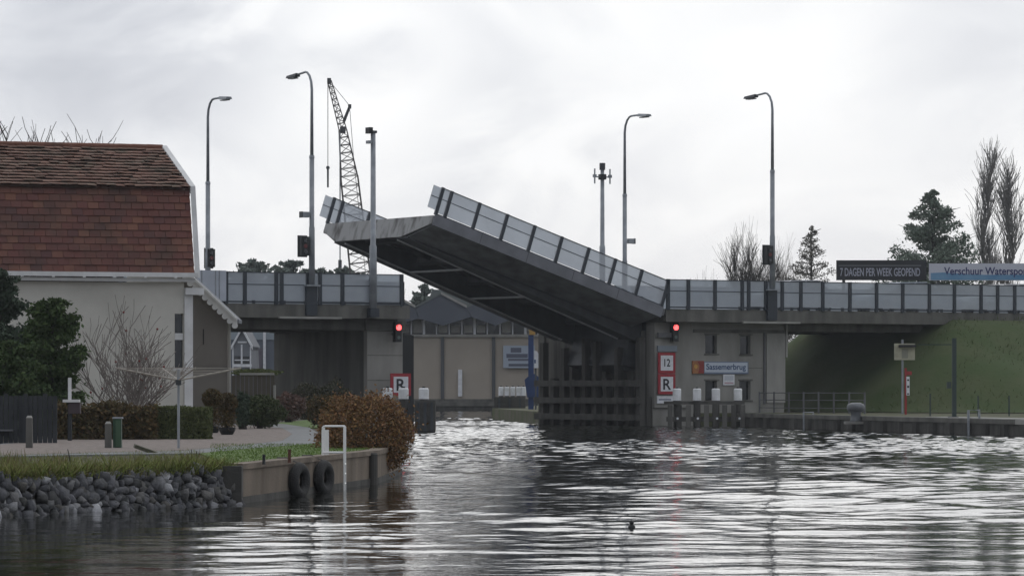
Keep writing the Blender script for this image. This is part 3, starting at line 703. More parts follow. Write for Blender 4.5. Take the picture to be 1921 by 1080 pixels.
# ------------------------------------------------------------------ right quay
def along(a, b, t): return (a[0]+(b[0]-a[0])*t, a[1]+(b[1]-a[1])*t)
q = thing('quay_wall', 'low dark quay wall with a pale coping along the right bank', 'quay wall', (13.3,137,0))
for i in range(2):
    (xa, ya), (xb, yb_) = QUAY[i], QUAY[i+1]; d = Vector((xb-xa, yb_-ya)).normalized(); nx, ny = d.y, -d.x      # normal to the water (left)
    nx, ny = (nx, ny) if nx < 0 else (-nx, -ny)
    MB().slab([(xa+nx*.02,ya+ny*.02),(xb+nx*.02,yb_+ny*.02),(xb+nx*.22,yb_+ny*.22),(xa+nx*.22,ya+ny*.22)], -1.2, .40).build('wall', CONC_D if i > 5 else TIMB, q)
    MB().slab([(xa-nx*.28,ya-ny*.28),(xb-nx*.28,yb_-ny*.28),(xb+nx*.27,yb_+ny*.27),(xa+nx*.27,ya+ny*.27)], .403, .56).build('coping', CONC_D if i == 0 else CONC_L, q)
    n = int((Vector((xb-xa, yb_-ya)).length)/1.6)
    for k in range(n):
        x, y = along(QUAY[i], QUAY[i+1], (k+.5)/n)
        MB().slab([(x+nx*.23-.1,y+ny*.23-.1),(x+nx*.23+.1,y+ny*.23-.1),(x+nx*.36+.1,y+ny*.36+.1),(x+nx*.36-.1,y+ny*.36+.1)], -1.2, .398).build('fender_post', TIMB, q)
# pale path behind the coping on the right
flat('path', [(14.9,132.5),(17.5,123.3),(21,111),(22.2,111.4),(18.7,123.8),(15.9,133.2)], CONC_L, .5, .575)
# ladders on the quay face
for px, tt in ((1525,.30),(1840,.875)):
    x, y = along(QUAY[0], QUAY[1], tt); t = thing('quay_ladder', 'thin steel ladder on the quay face %s' % ('left of the mooring bollard' if px < 1600 else 'at the far right end'), 'ladder', (x-.33,y,.5), 'ladders on the quay face')
    for s in (-.16,.16): MB().path([(x-.05,y+s,.57),(x-.05,y+s,.85 if px > 1600 else .65),(x-.42,y+s,.85 if px > 1600 else .65),(x-.42,y+s,-.6)], [.025]*4, 6).build('side_rail', GALV, t)
    for k in range(4): MB().tube((x-.42,y-.16,-.1+k*.2),(x-.42,y+.16,-.1+k*.2),.015,n=6).build('rung', GALV, t)
# mooring bollard
x, y = along(QUAY[0], QUAY[1], .50); x -= .45
t = thing('mooring_bollard', 'big grey mushroom shaped mooring bollard on the quay edge', 'bollard', (x,y,.33))
BOL = mat('grey_cast_iron', (.16,.17,.18), .5, (.10,.105,.11), 4)
MB().box(x-.42,x+.45,y-.35,y+.35,.26,.36).build('base_plate', CONC, t)
MB().lathe((x,y,.36), [(.24,.0),(.2,.06),(.19,.32),(.24,.36)], 16).build('stem', BOL, t, True)
MB().lathe((x,y,.72), [(.25,.0),(.33,.05),(.34,.2),(.30,.28),(.16,.34)], 18).build('head', BOL, t, True)
# fence
t = thing('wire_fence', 'low grey wire fence under the right bridge deck behind the quay', 'fence', (13,150,.55))
x0f, y0f, x1f, y1f = gx(1425,156), 156, gx(1622,150), 150
for k in range(8):
    x, y = along((x0f,y0f),(x1f,y1f),k/7); MB().tube((x,y,.5),(x,y,1.42),.04,n=6).build('post', STEEL, t)
for z in (.75,1.08,1.38): MB().tube((x0f,y0f,z),(x1f,y1f,z),.018,n=5).build('wire', STEEL, t)
# lit notice board on a post
Y = 150; x = gx(1693,Y)
t = thing('notice_sign', 'cream notice board with a dark lamp hood on a thin grey post by the quay', 'sign', (x,Y,.55))
MB().tube((x,Y,.5),(x,Y,gz(637,Y)),.045,n=10).build('post', GALV, t)
CREAM = mat('cream_board', (.42,.40,.29), .7, (.33,.32,.24), 5)
bd = MB().box(gx(1677,Y),gx(1716,Y),Y-.1,Y-.05,gz(675,Y),gz(644,Y)).build('board', CREAM, t)
MB().box(gx(1685,Y),gx(1717,Y),Y-.3,Y-.103,gz(651,Y),gz(646.5,Y)).build('lamp_hood', BLACK, t)
MB().box(gx(1691,Y),gx(1703,Y),Y-.106,Y-.102,gz(672,Y),gz(654,Y)).build('faded_print', mat('faded_grey_print',(.25,.25,.2),.7), bd)
Y = 147; x = gx(1700,Y)
t = thing('red_sign_post', 'slim red post with a narrow white panel beside the cream notice board', 'sign', (x,Y,.55))
REDP = mat('bright_red_post', (.30,.035,.035), .5)
MB().box(x-.06,x+.02,Y-.04,Y+.04,.5,gz(690,Y)).build('post', REDP, t)
MB().box(x-.06,x+.22,Y-.05,Y-.041,gz(703,Y),gz(696,Y)).build('red_band', REDP, t)
pn = MB().box(x-.0,x+.13,Y-.07,Y-.05,gz(741,Y),gz(706,Y)).build('panel', WHITE, t)
for k, (a, b) in enumerate(((727,723),(737,739.5),(714,711))): MB().box(x+.03,x+.11,Y-.075,Y-.071,min(gz(a,Y),gz(b,Y)),max(gz(a,Y),gz(b,Y))).build('dark_mark', INK, pn)
Y = 131; x = gx(1790,Y)
t = thing('gate_post', 'tall dark green post with a thin side arm in front of the grass embankment', 'post', (x,Y,.55))
GRN = mat('dark_green_post', (.04,.055,.052), .6, (.035,.055,.05), 3)
MB().box(x-.075,x+.075,Y-.075,Y+.075,.5,gz(634,Y)).build('post', GRN, t)
MB().box(gx(1722,Y),x-.1,Y-.025,Y+.025,gz(647,Y),gz(645.3,Y)).build('arm', GRN, t)
MB().box(x-.26,x-.12,Y-.1,Y+.1,gz(728,Y),gz(716,Y)).build('box', GRN, t)
MB().box(x-.22,x+.14,Y-.14,Y+.14,.5,.60).build('foot', STEEL_D, t)
for px in (1745,1835,1893):
    Y = 140; x = gx(px,Y); tag(MB().tube((x,Y,.5),(x,Y,gz(742 if px>1800 else 738,Y)),.03,n=6).build('fence_post', GRN),
        {1745:'thin dark stake just left of the tall green post', 1835:'thin dark stake in the grass right of the tall green post', 1893:'thin dark stake in the grass at the far right'}[px], 'stake', 'thin stakes before the embankment')

# abutment under the right deck
tag(MB(MBR).box(14.72,15.7,-.9,8.5,-.5,4.33).build('abutment', CONC), 'concrete abutment where the right bridge deck meets the embankment', 'abutment')

# ================================================================== CARS on the right deck
def car(u, v, paint, label, flip=1):
    t = thing('waiting_car', label, 'car', bpt(u,v,DECK-.05), 'cars waiting on the bridge')
    M = MBR @ Matrix.Translation((u,v,DECK-.045)) @ Matrix.Diagonal((flip,1,1,1))
    body = [(-2.1,.35),(-2.15,.62),(-2.0,.80),(-1.05,.92),(1.55,.98),(2.05,.92),(2.1,.45),(2.0,.28),(-2.0,.28)]
    MB(M).xz(body[::-1], -.85, .85).build('body', paint, t)
    cab = [(-1.05,.925),(-.35,1.38),(1.1,1.42),(1.75,.985)]
    MB(M).xz(cab[::-1], -.70, .70).build('cabin', DGLASS, t)
    MB(M).xz([(-.40,1.385),(1.12,1.425),(1.10,1.46),(-.35,1.43)][::-1], -.68, .68).build('roof', paint, t)
    for x in (-.30,.42,1.2): MB(M).hexa([(x-.04,-.725,.93),(x+.04,-.725,.93),(x+.04,-.70,.93),(x-.04,-.70,.93)],[(x-.04,-.715,1.40),(x+.04,-.715,1.40),(x+.04,-.70,1.40),(x-.04,-.70,1.40)]).build('pillar', paint, t)
    for x in (-1.3,1.35):
        for s in (-.86,.70):
            w = MB(M).tube((x,s,.31),(x,s+.16,.31),.31,n=18).build('wheel', BLACK, t)
            MB(M).tube((x,s-.012,.31),(x,s-.002,.31),.19,n=14).build('rim', GALV, w)
    MB(M).box(-2.13,-2.05,-.7,-.4,.60,.74).build('headlight', WHITE, t); MB(M).box(-2.13,-2.05,.4,.7,.60,.74).build('headlight', WHITE, t)
    return t
car(8.3, 1.9, mat('silver_paint',(.45,.46,.48),.3), 'silver car behind the glass railing below the black banner')
car(14.2, 1.9, mat('pale_blue_paint',(.4,.45,.5),.3), 'pale car behind the glass railing left of the blue banner')
car(20.0, 1.9, mat('white_paint',(.7,.7,.7),.3), 'white car behind the glass railing at the far right')

# ================================================================== BACKGROUND RIGHT: banners and trees
def banner(px0, px1, py0, py1, Y, name, label):
    t = thing(name, label, 'banner', (gx((px0+px1)/2,Y), Y, .5))
    for q_ in (.08,.92):
        x = gx(px0+(px1-px0)*q_,Y); MB().tube((x,Y+.2,.5),(x,Y+.2,gz(py0,Y)-.1),.09,n=8).build('post', STEEL_D, t)
    return t
Y = 205
t = banner(1570,1737,487,526,Y,'banner_sign','black banner with pale capitals standing above the glass railing')
MB().box(gx(1569,Y),gx(1738,Y),Y,Y+.1,gz(525.5,Y),gz(488,Y)).build('board', mat('black_banner',(.02,.021,.026),.6), t)
MB().box(gx(1573,Y),gx(1728,Y),Y-.01,Y-.004,gz(499,Y),gz(497,Y)).build('stripe', mat('grey_stripe',(.12,.125,.135),.6), t)
text('7 DAGEN PER WEEK GEOPEND', t, Matrix.Translation((0,Y-.012,0)), gx(1576,Y), gx(1726,Y), gz(518,Y), gz(502.5,Y), mat('pale_lettering',(.34,.35,.42),.6))
Y = 204
t = banner(1743,1965,494,527,Y,'banner_sign','white and blue banner with dark blue lettering at the right edge')
MB().box(gx(1743,Y),gx(1965,Y),Y,Y+.1,gz(526,Y),gz(494,Y)).build('board', mat('white_banner',(.50,.51,.58),.6), t)
wb = mat('blue_banner_band',(.09,.22,.38),.6,(.16,.30,.45),1.0)
MB().xz([(gx(1746,Y),gz(525,Y)),(gx(1965,Y),gz(525,Y)),(gx(1965,Y),gz(515,Y)),(gx(1850,Y),gz(515.5,Y)),(gx(1800,Y),gz(513,Y)),(gx(1770,Y),gz(511,Y)),(gx(1746,Y),gz(512,Y))], Y-.01, Y-.004).build('wave_band', wb, t)
text('Verschuur Watersport', t, Matrix.Translation((0,Y-.016,0)), gx(1771,Y), gx(1932,Y), gz(520,Y), gz(501,Y), mat('navy_lettering',(.03,.035,.13),.6))

BARK = mat('bare_twigs', (.13,.12,.11), .95, (.06,.055,.05), 2)
BARK_P = mat('pale_poplar_twigs', (.24,.23,.22), .95, (.18,.17,.16), 2)
BARK_D = mat('dark_bark', (.045,.04,.035), .95)
def bare_tree(name, label, px, py_top, Y, width, zbase=.5, seed=1, style='round', group=None, rmin=.02, m=None, cat='tree', levels=4, nk=(3,5), r0=None):
    rg = random.Random(seed); x = gx(px,Y); H = gz(py_top,Y)-zbase
    t = thing(name, label, cat, (x,Y,zbase), group); m = m or BARK
    tr, cr_ = MB(), MB()
    r0 = r0 or H*.016
    up = {'round':.55,'poplar':1.6,'shrub':.45}[style]
    def grow(p, d, L, r, lv):
        n = 3; pts = [p]; dd = d
        for i in range(n):
            dd = (dd + Vector((rg.gauss(0,.13),rg.gauss(0,.13),rg.gauss(0,.08)+.06*up))).normalized(); pts.append(pts[-1] + dd*L/n)
        rs = [max(rmin, r*(1-.5*i/n)) for i in range(n+1)]
        cr_.path(pts, rs, 4 if lv < 2 else 3, False)
        if lv <= 0: return
        for _ in range(rg.randint(*nk)):
            k = rg.uniform(.25,1.0)*n; i = min(int(k), n-1); q_ = pts[i].lerp(pts[i+1], k-i)
            a = rg.uniform(0,6.283); sp = rg.uniform(.5,1.0) if style != 'poplar' else rg.uniform(.18,.38)
            nd = (dd + Vector((math.cos(a)*sp, math.sin(a)*sp, rg.uniform(0,.5)*up))).normalized()
            grow(q_, nd, L*rg.uniform(.5,.75), max(rmin, r*.55), lv-1)
    base = Vector((x,Y,zbase))
    if style == 'poplar':
        pts = [base + Vector((rg.gauss(0,.08)*i, rg.gauss(0,.08)*i, H*.97*i/8)) for i in range(9)]
        tr.path(pts, [r0*(1-.9*i/8)+.02 for i in range(9)], 8)
        for i in range(240):
            k = rg.uniform(.08,.95); j = min(int(k*8),7); q_ = pts[j].lerp(pts[j+1], k*8-j); a = rg.uniform(0,6.283)
            L = H*(.115 if k < .8 else .07)*rg.uniform(.6,1.2); d = Vector((math.cos(a)*.30, math.sin(a)*.30, 1)).normalized()
            grow(q_, d, L*1.25, .032, 1)
    elif style == 'shrub':
        for i in range(20):
            a = rg.uniform(0,6.283); s = rg.uniform(.15,1.5)
            grow(base + Vector((rg.gauss(0,.05),rg.gauss(0,.05),.0)), Vector((math.cos(a)*s,math.sin(a)*s,1.0)).normalized(), H*rg.uniform(.45,.62), r0, 2)
        tr.path([base-Vector((0,0,.1)), base+Vector((0,0,.35))], [r0*2.2,r0*1.6], 8)
    else:
        nb = rg.randint(7,9); hb = H*.18
        tr.path([base, base+Vector((0,0,hb))], [r0*1.2,r0], 8)
        for i in range(nb):
            a = 6.283*i/nb + rg.uniform(-.4,.4); s = rg.uniform(.15,.75)*width/H*1.4
            grow(base+Vector((0,0,hb*rg.uniform(.8,1.0))), Vector((math.cos(a)*s,math.sin(a)*s,1)).normalized(), H*rg.uniform(.42,.55), r0*.75, levels-1)
        grow(base+Vector((0,0,hb)), Vector((0,0,1)), H*.5, r0*.8, levels-1)
    mx = max(p.z for p in cr_.v)                 # let the crown reach exactly the height it should have
    k = (zbase+H-(zbase))/(mx-zbase); wmx = sorted(abs(p.x-x) for p in cr_.v)[int(len(cr_.v)*.985)]; kw = width/2/wmx
    for b_ in (tr, cr_): b_.v = [Vector((x+(p.x-x)*kw, Y+(p.y-Y)*kw, zbase+(p.z-zbase)*k)) for p in b_.v]
    tr.build('trunk', m, t); cr_.build('crown', m, t)
    return t
def leaves(name, P, size, m, parent, flat_=0.0, aspect=1.0):
    n = len(P); s = size*NP.uniform(.6,1.3,(n,1))
    a = NP.normal(size=(n,3)); a /= np.linalg.norm(a,axis=1,keepdims=True)
    b = NP.normal(size=(n,3)); b[:,2] *= (1-flat_); a[:,2] *= (1-flat_)
    a /= np.linalg.norm(a,axis=1,keepdims=True)
    b -= a*(a*b).sum(1,keepdims=True); b /= np.linalg.norm(b,axis=1,keepdims=True)
    V = np.stack([P-a*s, P+b*s*.5*aspect, P+a*s, P-b*s*.5*aspect],1).reshape(-1,3)
    return arr(name, m, V, np.arange(4*n).reshape(n,4), parent)
def conifer(name, label, px, py_top, Y, wid, zbase, m, seed, group=None, n=7000, size=.28, z_low=.15, power=.75, gap=.35, clip=None, cat='tree'):
    rg = np.random.default_rng(seed); x = gx(px,Y); H = gz(py_top,Y)-zbase
    t = thing(name, label, cat, (x,Y,zbase), group)
    MB().path([(x,Y,zbase),(x,Y,zbase+H*.95)], [max(.05,H*.018),.03], 8).build('trunk', BARK_D, t)
    P, br = [], MB(); nb = int(60+H*4)
    for i in range(nb):
        h = z_low + (1-z_low)*((i+rg.random())/nb)**1.0; a = rg.uniform(0,6.283)
        rad = wid/2*(1-h)**power*rg.uniform(.5,1.15)+.05*wid*(1-h)+.05
        z = zbase + H*h; tip = np.array([x+rad*np.cos(a), Y+rad*np.sin(a), z + rad*rg.uniform(.0,.35)])
        br.path([(x,Y,z-.1*rad), tuple(tip)], [.04,.015], 4, False)
        k = max(6, int(n/nb*(rad/(wid/2)+.15)*1.6)); q_ = rg.random(k)**.6
        c = np.array([x,Y,z-.1*rad])[None]*(1-q_[:,None]) + tip[None]*q_[:,None]
        c += rg.normal(0,1,(k,3))*np.array([.10,.10,.055])*rad*1.2 + rg.normal(0,.05,(k,3))
        P.append(c)
    P = np.concatenate(P); q_ = np.clip((zbase+H-P[:,2])/H, 0, 1); P = P[(P[:,2] < zbase+H) & (np.hypot(P[:,0]-x, P[:,1]-Y) < (clip or 9)*wid*q_**.8 + .02*wid)]
    k = 60; P = np.concatenate([P, np.stack([x+rg.normal(0,.03,k)*wid*.3, Y+rg.normal(0,.03,k)*wid*.3, zbase+H*(1-.10*rg.random(k)**1.5)],-1)])
    br.build('branches', BARK_D, t); leaves('crown', P, size, m, t)
    return t
CON_F = mat('far_conifer_needles', None, .9, island=[(0.120,0.158,0.120),(0.180,0.217,0.173),(0.143,0.180,0.135)], spec=.1)
LARCH = mat('brownish_larch', None, .9, island=[(.17,.16,.135),(.22,.205,.18),(.14,.135,.11)], spec=.1)
g = 'trees beyond the bridge road'
conifer('cypress_tree', 'broad dark evergreen tree behind the banners', 1750, 357, 232, 9.8, .5, CON_F, 3, g, n=30000, size=.11, power=.5, clip=.74, z_low=.25)
bare_tree('poplar_tree', 'taller bare columnar poplar, left one of the two beside the evergreen', 1851, 252, 236, 2.2, seed=4, style='poplar', group=g, rmin=.012, m=BARK_P, r0=.16)
bare_tree('poplar_tree', 'shorter bare columnar poplar, right one of the two near the photo edge', 1891, 276, 237, 2.5, seed=9, style='poplar', group=g, rmin=.012, m=BARK_P, r0=.16)
bare_tree('bare_tree', 'bare spreading tree just left of the right hand lamp post', 1402, 405, 225, 3.6, seed=12, group=g, rmin=.015, levels=4, nk=(5,8))
BRT = mat('brownish_twigs', (.20,.185,.16), .95, (.14,.125,.11), 2)
bare_tree('bare_tree', 'small brownish bare tree just right of the lamp post', 1467, 434, 228, 2.0, seed=24, group=g, rmin=.016, levels=4, nk=(4,7), m=BRT)
conifer('larch_tree', 'open brownish grey tree between the lamp post and the black banner', 1522, 424, 226, 4.8, .5, LARCH, 22, g, n=10000, size=.07, z_low=.1, power=.42, clip=.9)
bare_tree('bare_shrub', 'low bare shrub at the right end of the raised leaf', 1322, 498, 215, 1.6, seed=31, group=g, rmin=.02, levels=3)
for i, (px, py, w) in enumerate(((1560,520,3.2),(1610,528,3),(1655,522,3.4))):
    bare_tree('bare_shrub', ['low bare shrub at the left end of the black banner','low bare shrub under the middle of the black banner','low bare shrub before the dark evergreen, under the black banner'][i], px, py, 228, w, seed=40+i, group=g, levels=3)

# ================================================================== BACKGROUND CENTRE: boat shed, crane, far houses
Y = 245.0
shed = thing('boat_shed', 'long tan boat shed with a zigzag dark roof and a window band across the water', 'building', (gx(890,Y),Y,.5))
TAN = mat('tan_cladding', (.37,.325,.27), .85, (.335,.295,.245), .6)
x0, x1 = gx(700,Y), gx(1075,Y); zt = gz(632,Y)
MB().box(x0,x1,Y,Y+16,.3,zt).build('wall', TAN, shed)
MB().box(x0,x1,Y-.08,Y-.005,.5,gz(748,Y)).build('plinth', CONC_D, shed)
for px in (735,830,926,1020): MB().box(gx(px-3.2,Y),gx(px+3.2,Y),Y-.14,Y-.006,gz(748,Y)+.01,zt-.01).build('wall_column', mat('dark_grey_column',(.07,.075,.08),.6) if px == 735 else bpy.data.materials['dark_grey_column'], shed)
MB().box(x0,x1,Y-.2,Y+.1,zt+.004,gz(627,Y)).build('sill_band', CONC_L, shed)
band = MB().box(x0,x1,Y+.12,Y+.2,gz(626.8,Y),gz(585,Y)).build('window_band', DGLASS, shed)
px = 700; k = 0
while px < 1075:
    w = 2.2 if k % 4 == 0 else 1.1
    MB().box(gx(px-w,Y),gx(px+w,Y),Y+.03,Y+.115,gz(626.8,Y),gz(588,Y)).build('mullion', WHITE, band); px += 23.8; k += 1
rng_ = random.Random(3)
px = 712
while px < 1060:
    if rng_.random() < .55: MB().box(gx(px-8,Y),gx(px+8,Y),Y+.09,Y+.117,gz(624,Y),gz(rng_.choice((596,604,610)),Y)).build('blind', CONC, band)
    px += 23.8
def zig(pxs, a, b): return [(gx(p,Y), gz(a if i % 2 else b,Y)) for i, p in enumerate(pxs)]
top = [(685,578),(733,553),(780,578),(828,553),(876,578),(924,553),(972,578),(1020,553),(1068,578)]
bot = [(1068,595),(1024,611),(978,593),(930,611),(884,595),(832,611),(786,598),(737,611),(685,595)]
# each bay: a deep gable front, its roof running back
for i in range(0, 8, 2):
    l, pk, r_ = top[i], top[i+1], top[i+2]; bl, bm_, br_ = bot[8-i], bot[7-i], bot[6-i]
    P2 = [l, bl, bm_, br_, r_, pk]
    MB().xz([(gx(p[0],Y)+(.02 if p is l or p is bl else 0),gz(p[1],Y)) for p in P2], Y-1.2, Y-1.0).build('gable_front', NAVY, shed)
    for (a, b) in ((l, pk), (pk, r_)):
        xa, za, xb, zb_ = gx(a[0],Y), gz(a[1],Y), gx(b[0],Y), gz(b[1],Y)
        MB().hexa([(xa,Y-1.25,za),(xb,Y-1.25,zb_),(xb,Y+16,zb_),(xa,Y+16,za)], [(xa,Y-1.25,za+.15),(xb,Y-1.25,zb_+.15),(xb,Y+16,zb_+.15),(xa,Y+16,za+.15)]).build('roof', mat('grey_green_roof',(.14,.155,.15),.7,(.11,.125,.12),.5) if 'grey_green_roof' not in bpy.data.materials else bpy.data.materials['grey_green_roof'], shed)
    MB().hexa([(gx(pk[0],Y),Y-1.33,gz(pk[1],Y)),(gx(r_[0],Y),Y-1.33,gz(r_[1],Y)),(gx(r_[0],Y),Y-1.26,gz(r_[1],Y)),(gx(pk[0],Y),Y-1.26,gz(pk[1],Y))],
              [(gx(pk[0],Y),Y-1.33,gz(pk[1],Y)+.17),(gx(r_[0],Y),Y-1.33,gz(r_[1],Y)+.17),(gx(r_[0],Y),Y-1.26,gz(r_[1],Y)+.17),(gx(pk[0],Y),Y-1.26,gz(pk[1],Y)+.17)]).build('verge_trim', CONC_L, shed)
MB().hexa([(gx(760,Y),Y+17,4),(gx(1060,Y),Y+17,4),(gx(1060,Y),Y+30,4),(gx(760,Y),Y+30,4)], [(gx(800,Y),Y+17,gz(543,Y+17)),(gx(1060,Y),Y+17,gz(543,Y+17)),(gx(1060,Y),Y+30,gz(540,Y+17)),(gx(800,Y),Y+30,gz(540,Y+17))]).build('rear_roof', bpy.data.materials['grey_green_roof'], shed)
MB().box(gx(859.5,Y),gx(867,Y),Y-.25,Y-.02,gz(743,Y),gz(693,Y)).build('white_panel', WHITE, shed)
# sign on the shed
t = thing('shed_sign', 'pale blue sign with dark blurred print on the shed wall beside the blue post', 'sign', (gx(970,Y),Y-.3,gz(690,Y)))
MB().box(gx(944,Y),gx(1003,Y),Y-.3,Y-.15,gz(690,Y),gz(648,Y)).build('board', mat('pale_blue_board',(.33,.38,.45),.6), t)
PR = mat('grey_print', (.09,.10,.14), .6)
for a, b, c, d in ((958,978,661,652),(950,990,671,663.5),(953,996,676.5,672.5),(954,1001,687,682)):
    MB().box(gx(a,Y),gx(b,Y),Y-.31,Y-.303,gz(c,Y),gz(d,Y)).build('print', PR, t)
# far quay edge before the shed
t = thing('quay_wall', 'low dark quay edge in front of the tan boat shed', 'quay wall', (-2.5,241.3,0))
MB().box(-12,5.2,241.0,241.46,-1,.30).build('wall', TIMB, t); MB().box(-12,5.2,240.9,241.6,.303,.56).build('coping', CONC_D, t)
# blue post
Y = 178.0
t = thing('blue_post', 'tall dark blue post with a yellow top at the end of the timber fender', 'mooring post', (gx(996,Y),Y,0))
BLU = mat('dark_blue_paint', (.03,.06,.17), .5, (.025,.05,.13), 3)
MB().box(gx(991,Y),gx(1001,Y),Y-.12,Y+.12,-1,gz(628,Y)).build('shaft', BLU, t)
MB().box(gx(993,Y),gx(1004,Y),Y-.16,Y+.16,gz(627.8,Y),gz(612,Y)).build('yellow_top', mat('ochre_yellow',(.42,.25,.07),.6), t)
MB().xz([(gx(989,Y),gz(745,Y)),(gx(1014,Y),gz(745,Y)),(gx(1014,Y),gz(710,Y)),(gx(1004,Y),gz(701,Y)),(gx(996,Y),gz(701,Y)),(gx(984,Y),gz(712,Y))], Y-.25, Y-.13).build('wide_plate', BLU, t)
t = thing('round_buoy_board', 'white rounded board with a dark blue mark beside the blue post', 'sign', (gx(1006,176),176,2.4))
MB().xz([(gx(1001,176)+.03,gz(690,176)),(gx(1010,176),gz(690,176)),(gx(1011,176),gz(665,176)),(gx(1007,176),gz(658,176)),(gx(1001,176)+.03,gz(657,176))], 175.9, 176).build('board', WHITE, t)
MB().box(gx(1001.5,176)+.02,gx(1005,176),175.88,175.896,gz(681,176),gz(674,176)).build('mark', BLU, t)
MB().tube((gx(1005,176),176.05,-.5),(gx(1005,176),176.05,gz(668,176)),.04,n=6).build('post', STEEL_D, t)
# small dark rowing boat-like pontoon at the far quay? the photo shows a little white float at the fender end
Yb = 190
tag(MB().lathe((gx(1000,Yb),Yb,-.1), [(.30,0),(.38,.15),(.34,.33),(.2,.40)], 12).build('float_buoy', WCAP), 'pale float lying on the water below the blue post', 'float')

# crane
Y = 270.0
cr1 = thing('lattice_crane', 'tall lattice boom crane behind the left bridge deck', 'crane', (gx(675,Y),Y,.5))
LAT = mat('rusty_grey_lattice', (.10,.09,.085), .7, (.07,.06,.055), 2)
def lattice(p0, p1, w0, w1, n, name, rc=.055, rb=.03):
    p0, p1 = Vector(p0), Vector(p1); d = (p1-p0).normalized(); a = d.cross(Vector((0,1,0))).normalized(); b = Vector((0,1,0))
    m = MB(); cs = []
    for i in range(n+1):
        c = p0.lerp(p1, i/n); w = (w0+(w1-w0)*i/n)/2; cs.append([c+a*w+b*w, c-a*w+b*w, c-a*w-b*w, c+a*w-b*w])
    for i in range(n):
        for j in range(4):
            m.tube(cs[i][j], cs[i+1][j], rc, n=4, caps=False); m.tube(cs[i][j], cs[i][(j+1)%4], rb, n=3, caps=False)
            m.tube(cs[i][j], cs[i+1][(j+1)%4], rb, n=3, caps=False)
    return m.build(name, LAT, cr1)
P_ = lambda px, py, dy=0: Vector((gx(px,Y), Y+dy, gz(py,Y)))
lattice(P_(688,620), P_(655,330), 1.55, 1.25, 16, 'boom_base')
lattice(P_(655,330), P_(643,243), 1.2, .55, 6, 'boom_top')
lattice(P_(643,243), P_(618,152), .55, .28, 8, 'jib', .045, .028)
MB().box(gx(638,Y),gx(648,Y),Y-.3,Y+.3,gz(250,Y),gz(238,Y)).build('jib_hinge', STEEL_D, cr1)
MB().box(gx(614,Y),gx(621,Y),Y-.2,Y+.2,gz(158,Y),gz(147,Y)).build('jib_head', STEEL_D, cr1)
MB().tube(P_(645,228),P_(656,200),.12,.10,6).build('strut', STEEL_D, cr1)
MB().box(gx(653,Y),gx(659,Y),Y-.15,Y+.15,gz(204,Y),gz(196,Y)).build('strut_head', STEEL_D, cr1)
for a, b in (((618,152),(656,199)),((656,199),(664,300)),((664,300),(695,600)),((619,155),(641,240))):
    MB().tube(P_(*a,-.3),P_(*b,-.3),.028,n=4).build('pendant_rope', LAT, cr1)
MB().tube(P_(615.5,155,-.3),P_(615.5,318,-.3),.035,n=4).build('hoist_rope', LAT, cr1)
MB().path([P_(615.5,312,-.3),P_(615.5,316,-.3),P_(615.5,318,-.3),P_(615.5,352,-.3)],[.10,.16,.08,.07],8).build('hook_block', STEEL_D, cr1)
MB().tube(P_(638.5,250,-.5),P_(638.5,490,-.5),.05,n=5).build('lifting_rope', GALV, cr1)
MB().path([P_(638.5,488,-.5),P_(638.5,503,-.5)],[.14,.14],8).build('lifting_block', STEEL_D, cr1)
MB().box(gx(660,Y),gx(720,Y),Y-1.5,Y+1.5,.9,gz(615,Y)).build('cab_body', mat('dull_yellow_paint',(.35,.25,.06),.6), cr1)
MB().box(gx(655,Y),gx(728,Y),Y-1.9,Y+1.9,.45,.9).build('crawler_track', BLACK, cr1)

# far houses seen under the left deck
Y = 232.0
hs = thing('gabled_house', 'small white trimmed gabled house seen under the left bridge deck', 'house', (gx(452,Y),Y,.5))
GRW = mat('blue_grey_wall', (.19,.20,.22), .8, (.16,.17,.19), .8)
gab = [(436,690),(472,690),(470,648),(454,617),(438,648)]
MB().xz([(gx(a,Y),gz(b,Y)) for a, b in gab[::1]], Y, Y+7).build('wall', GRW, hs)
for a, b in (((434,652),(454,615)),((454,615),(474,652))):
    p, q_ = P_(0,0), None
    xa, za, xb, zb_ = gx(a[0],Y), gz(a[1],Y), gx(b[0],Y), gz(b[1],Y)
    MB().hexa([(xa,Y-.25,za-.12),(xb,Y-.25,zb_-.12),(xb,Y-.01,zb_-.12),(xa,Y-.01,za-.12)],[(xa,Y-.25,za+.12),(xb,Y-.25,zb_+.12),(xb,Y-.01,zb_+.12),(xa,Y-.01,za+.12)]).build('bargeboard', WHITE, hs)
    MB().hexa([(xa,Y,za+.0),(xb,Y,zb_+.0),(xb,Y+7,zb_+.0),(xa,Y+7,za+.0)],[(xa,Y,za+.1),(xb,Y,zb_+.1),(xb,Y+7,zb_+.1),(xa,Y+7,za+.1)]).build('roof', NAVY, hs)
for px in (437,470): MB().box(gx(px-1.2,Y),gx(px+1.2,Y),Y-.06,Y-.003,.5,gz(650,Y)).build('corner_board', WHITE, hs)
MB().box(gx(446,Y),gx(463,Y),Y-.05,Y-.003,gz(643,Y),gz(640,Y)).build('cross_board', WHITE, hs)
w_ = MB().box(gx(440,Y),gx(468,Y),Y-.04,Y-.003,gz(682,Y),gz(668,Y)).build('window', DGLASS, hs)
MB().box(gx(440,Y),gx(468,Y),Y-.07,Y-.042,gz(676,Y),gz(674,Y)).build('glazing_bar', WHITE, w_)
MB().box(gx(452,Y),gx(455,Y),Y-.08,Y-.042,gz(682,Y),gz(646,Y)).build('mullion', WHITE, w_)
MB().box(gx(436,Y),gx(472,Y),Y-.05,Y-.003,gz(688,Y),gz(682.5,Y)).build('sill_board', WHITE, hs)
Y = 250.0
hs = thing('grey_building', 'blue grey building with a pale upper band seen under the left bridge deck', 'building', (gx(495,Y),Y,.5))
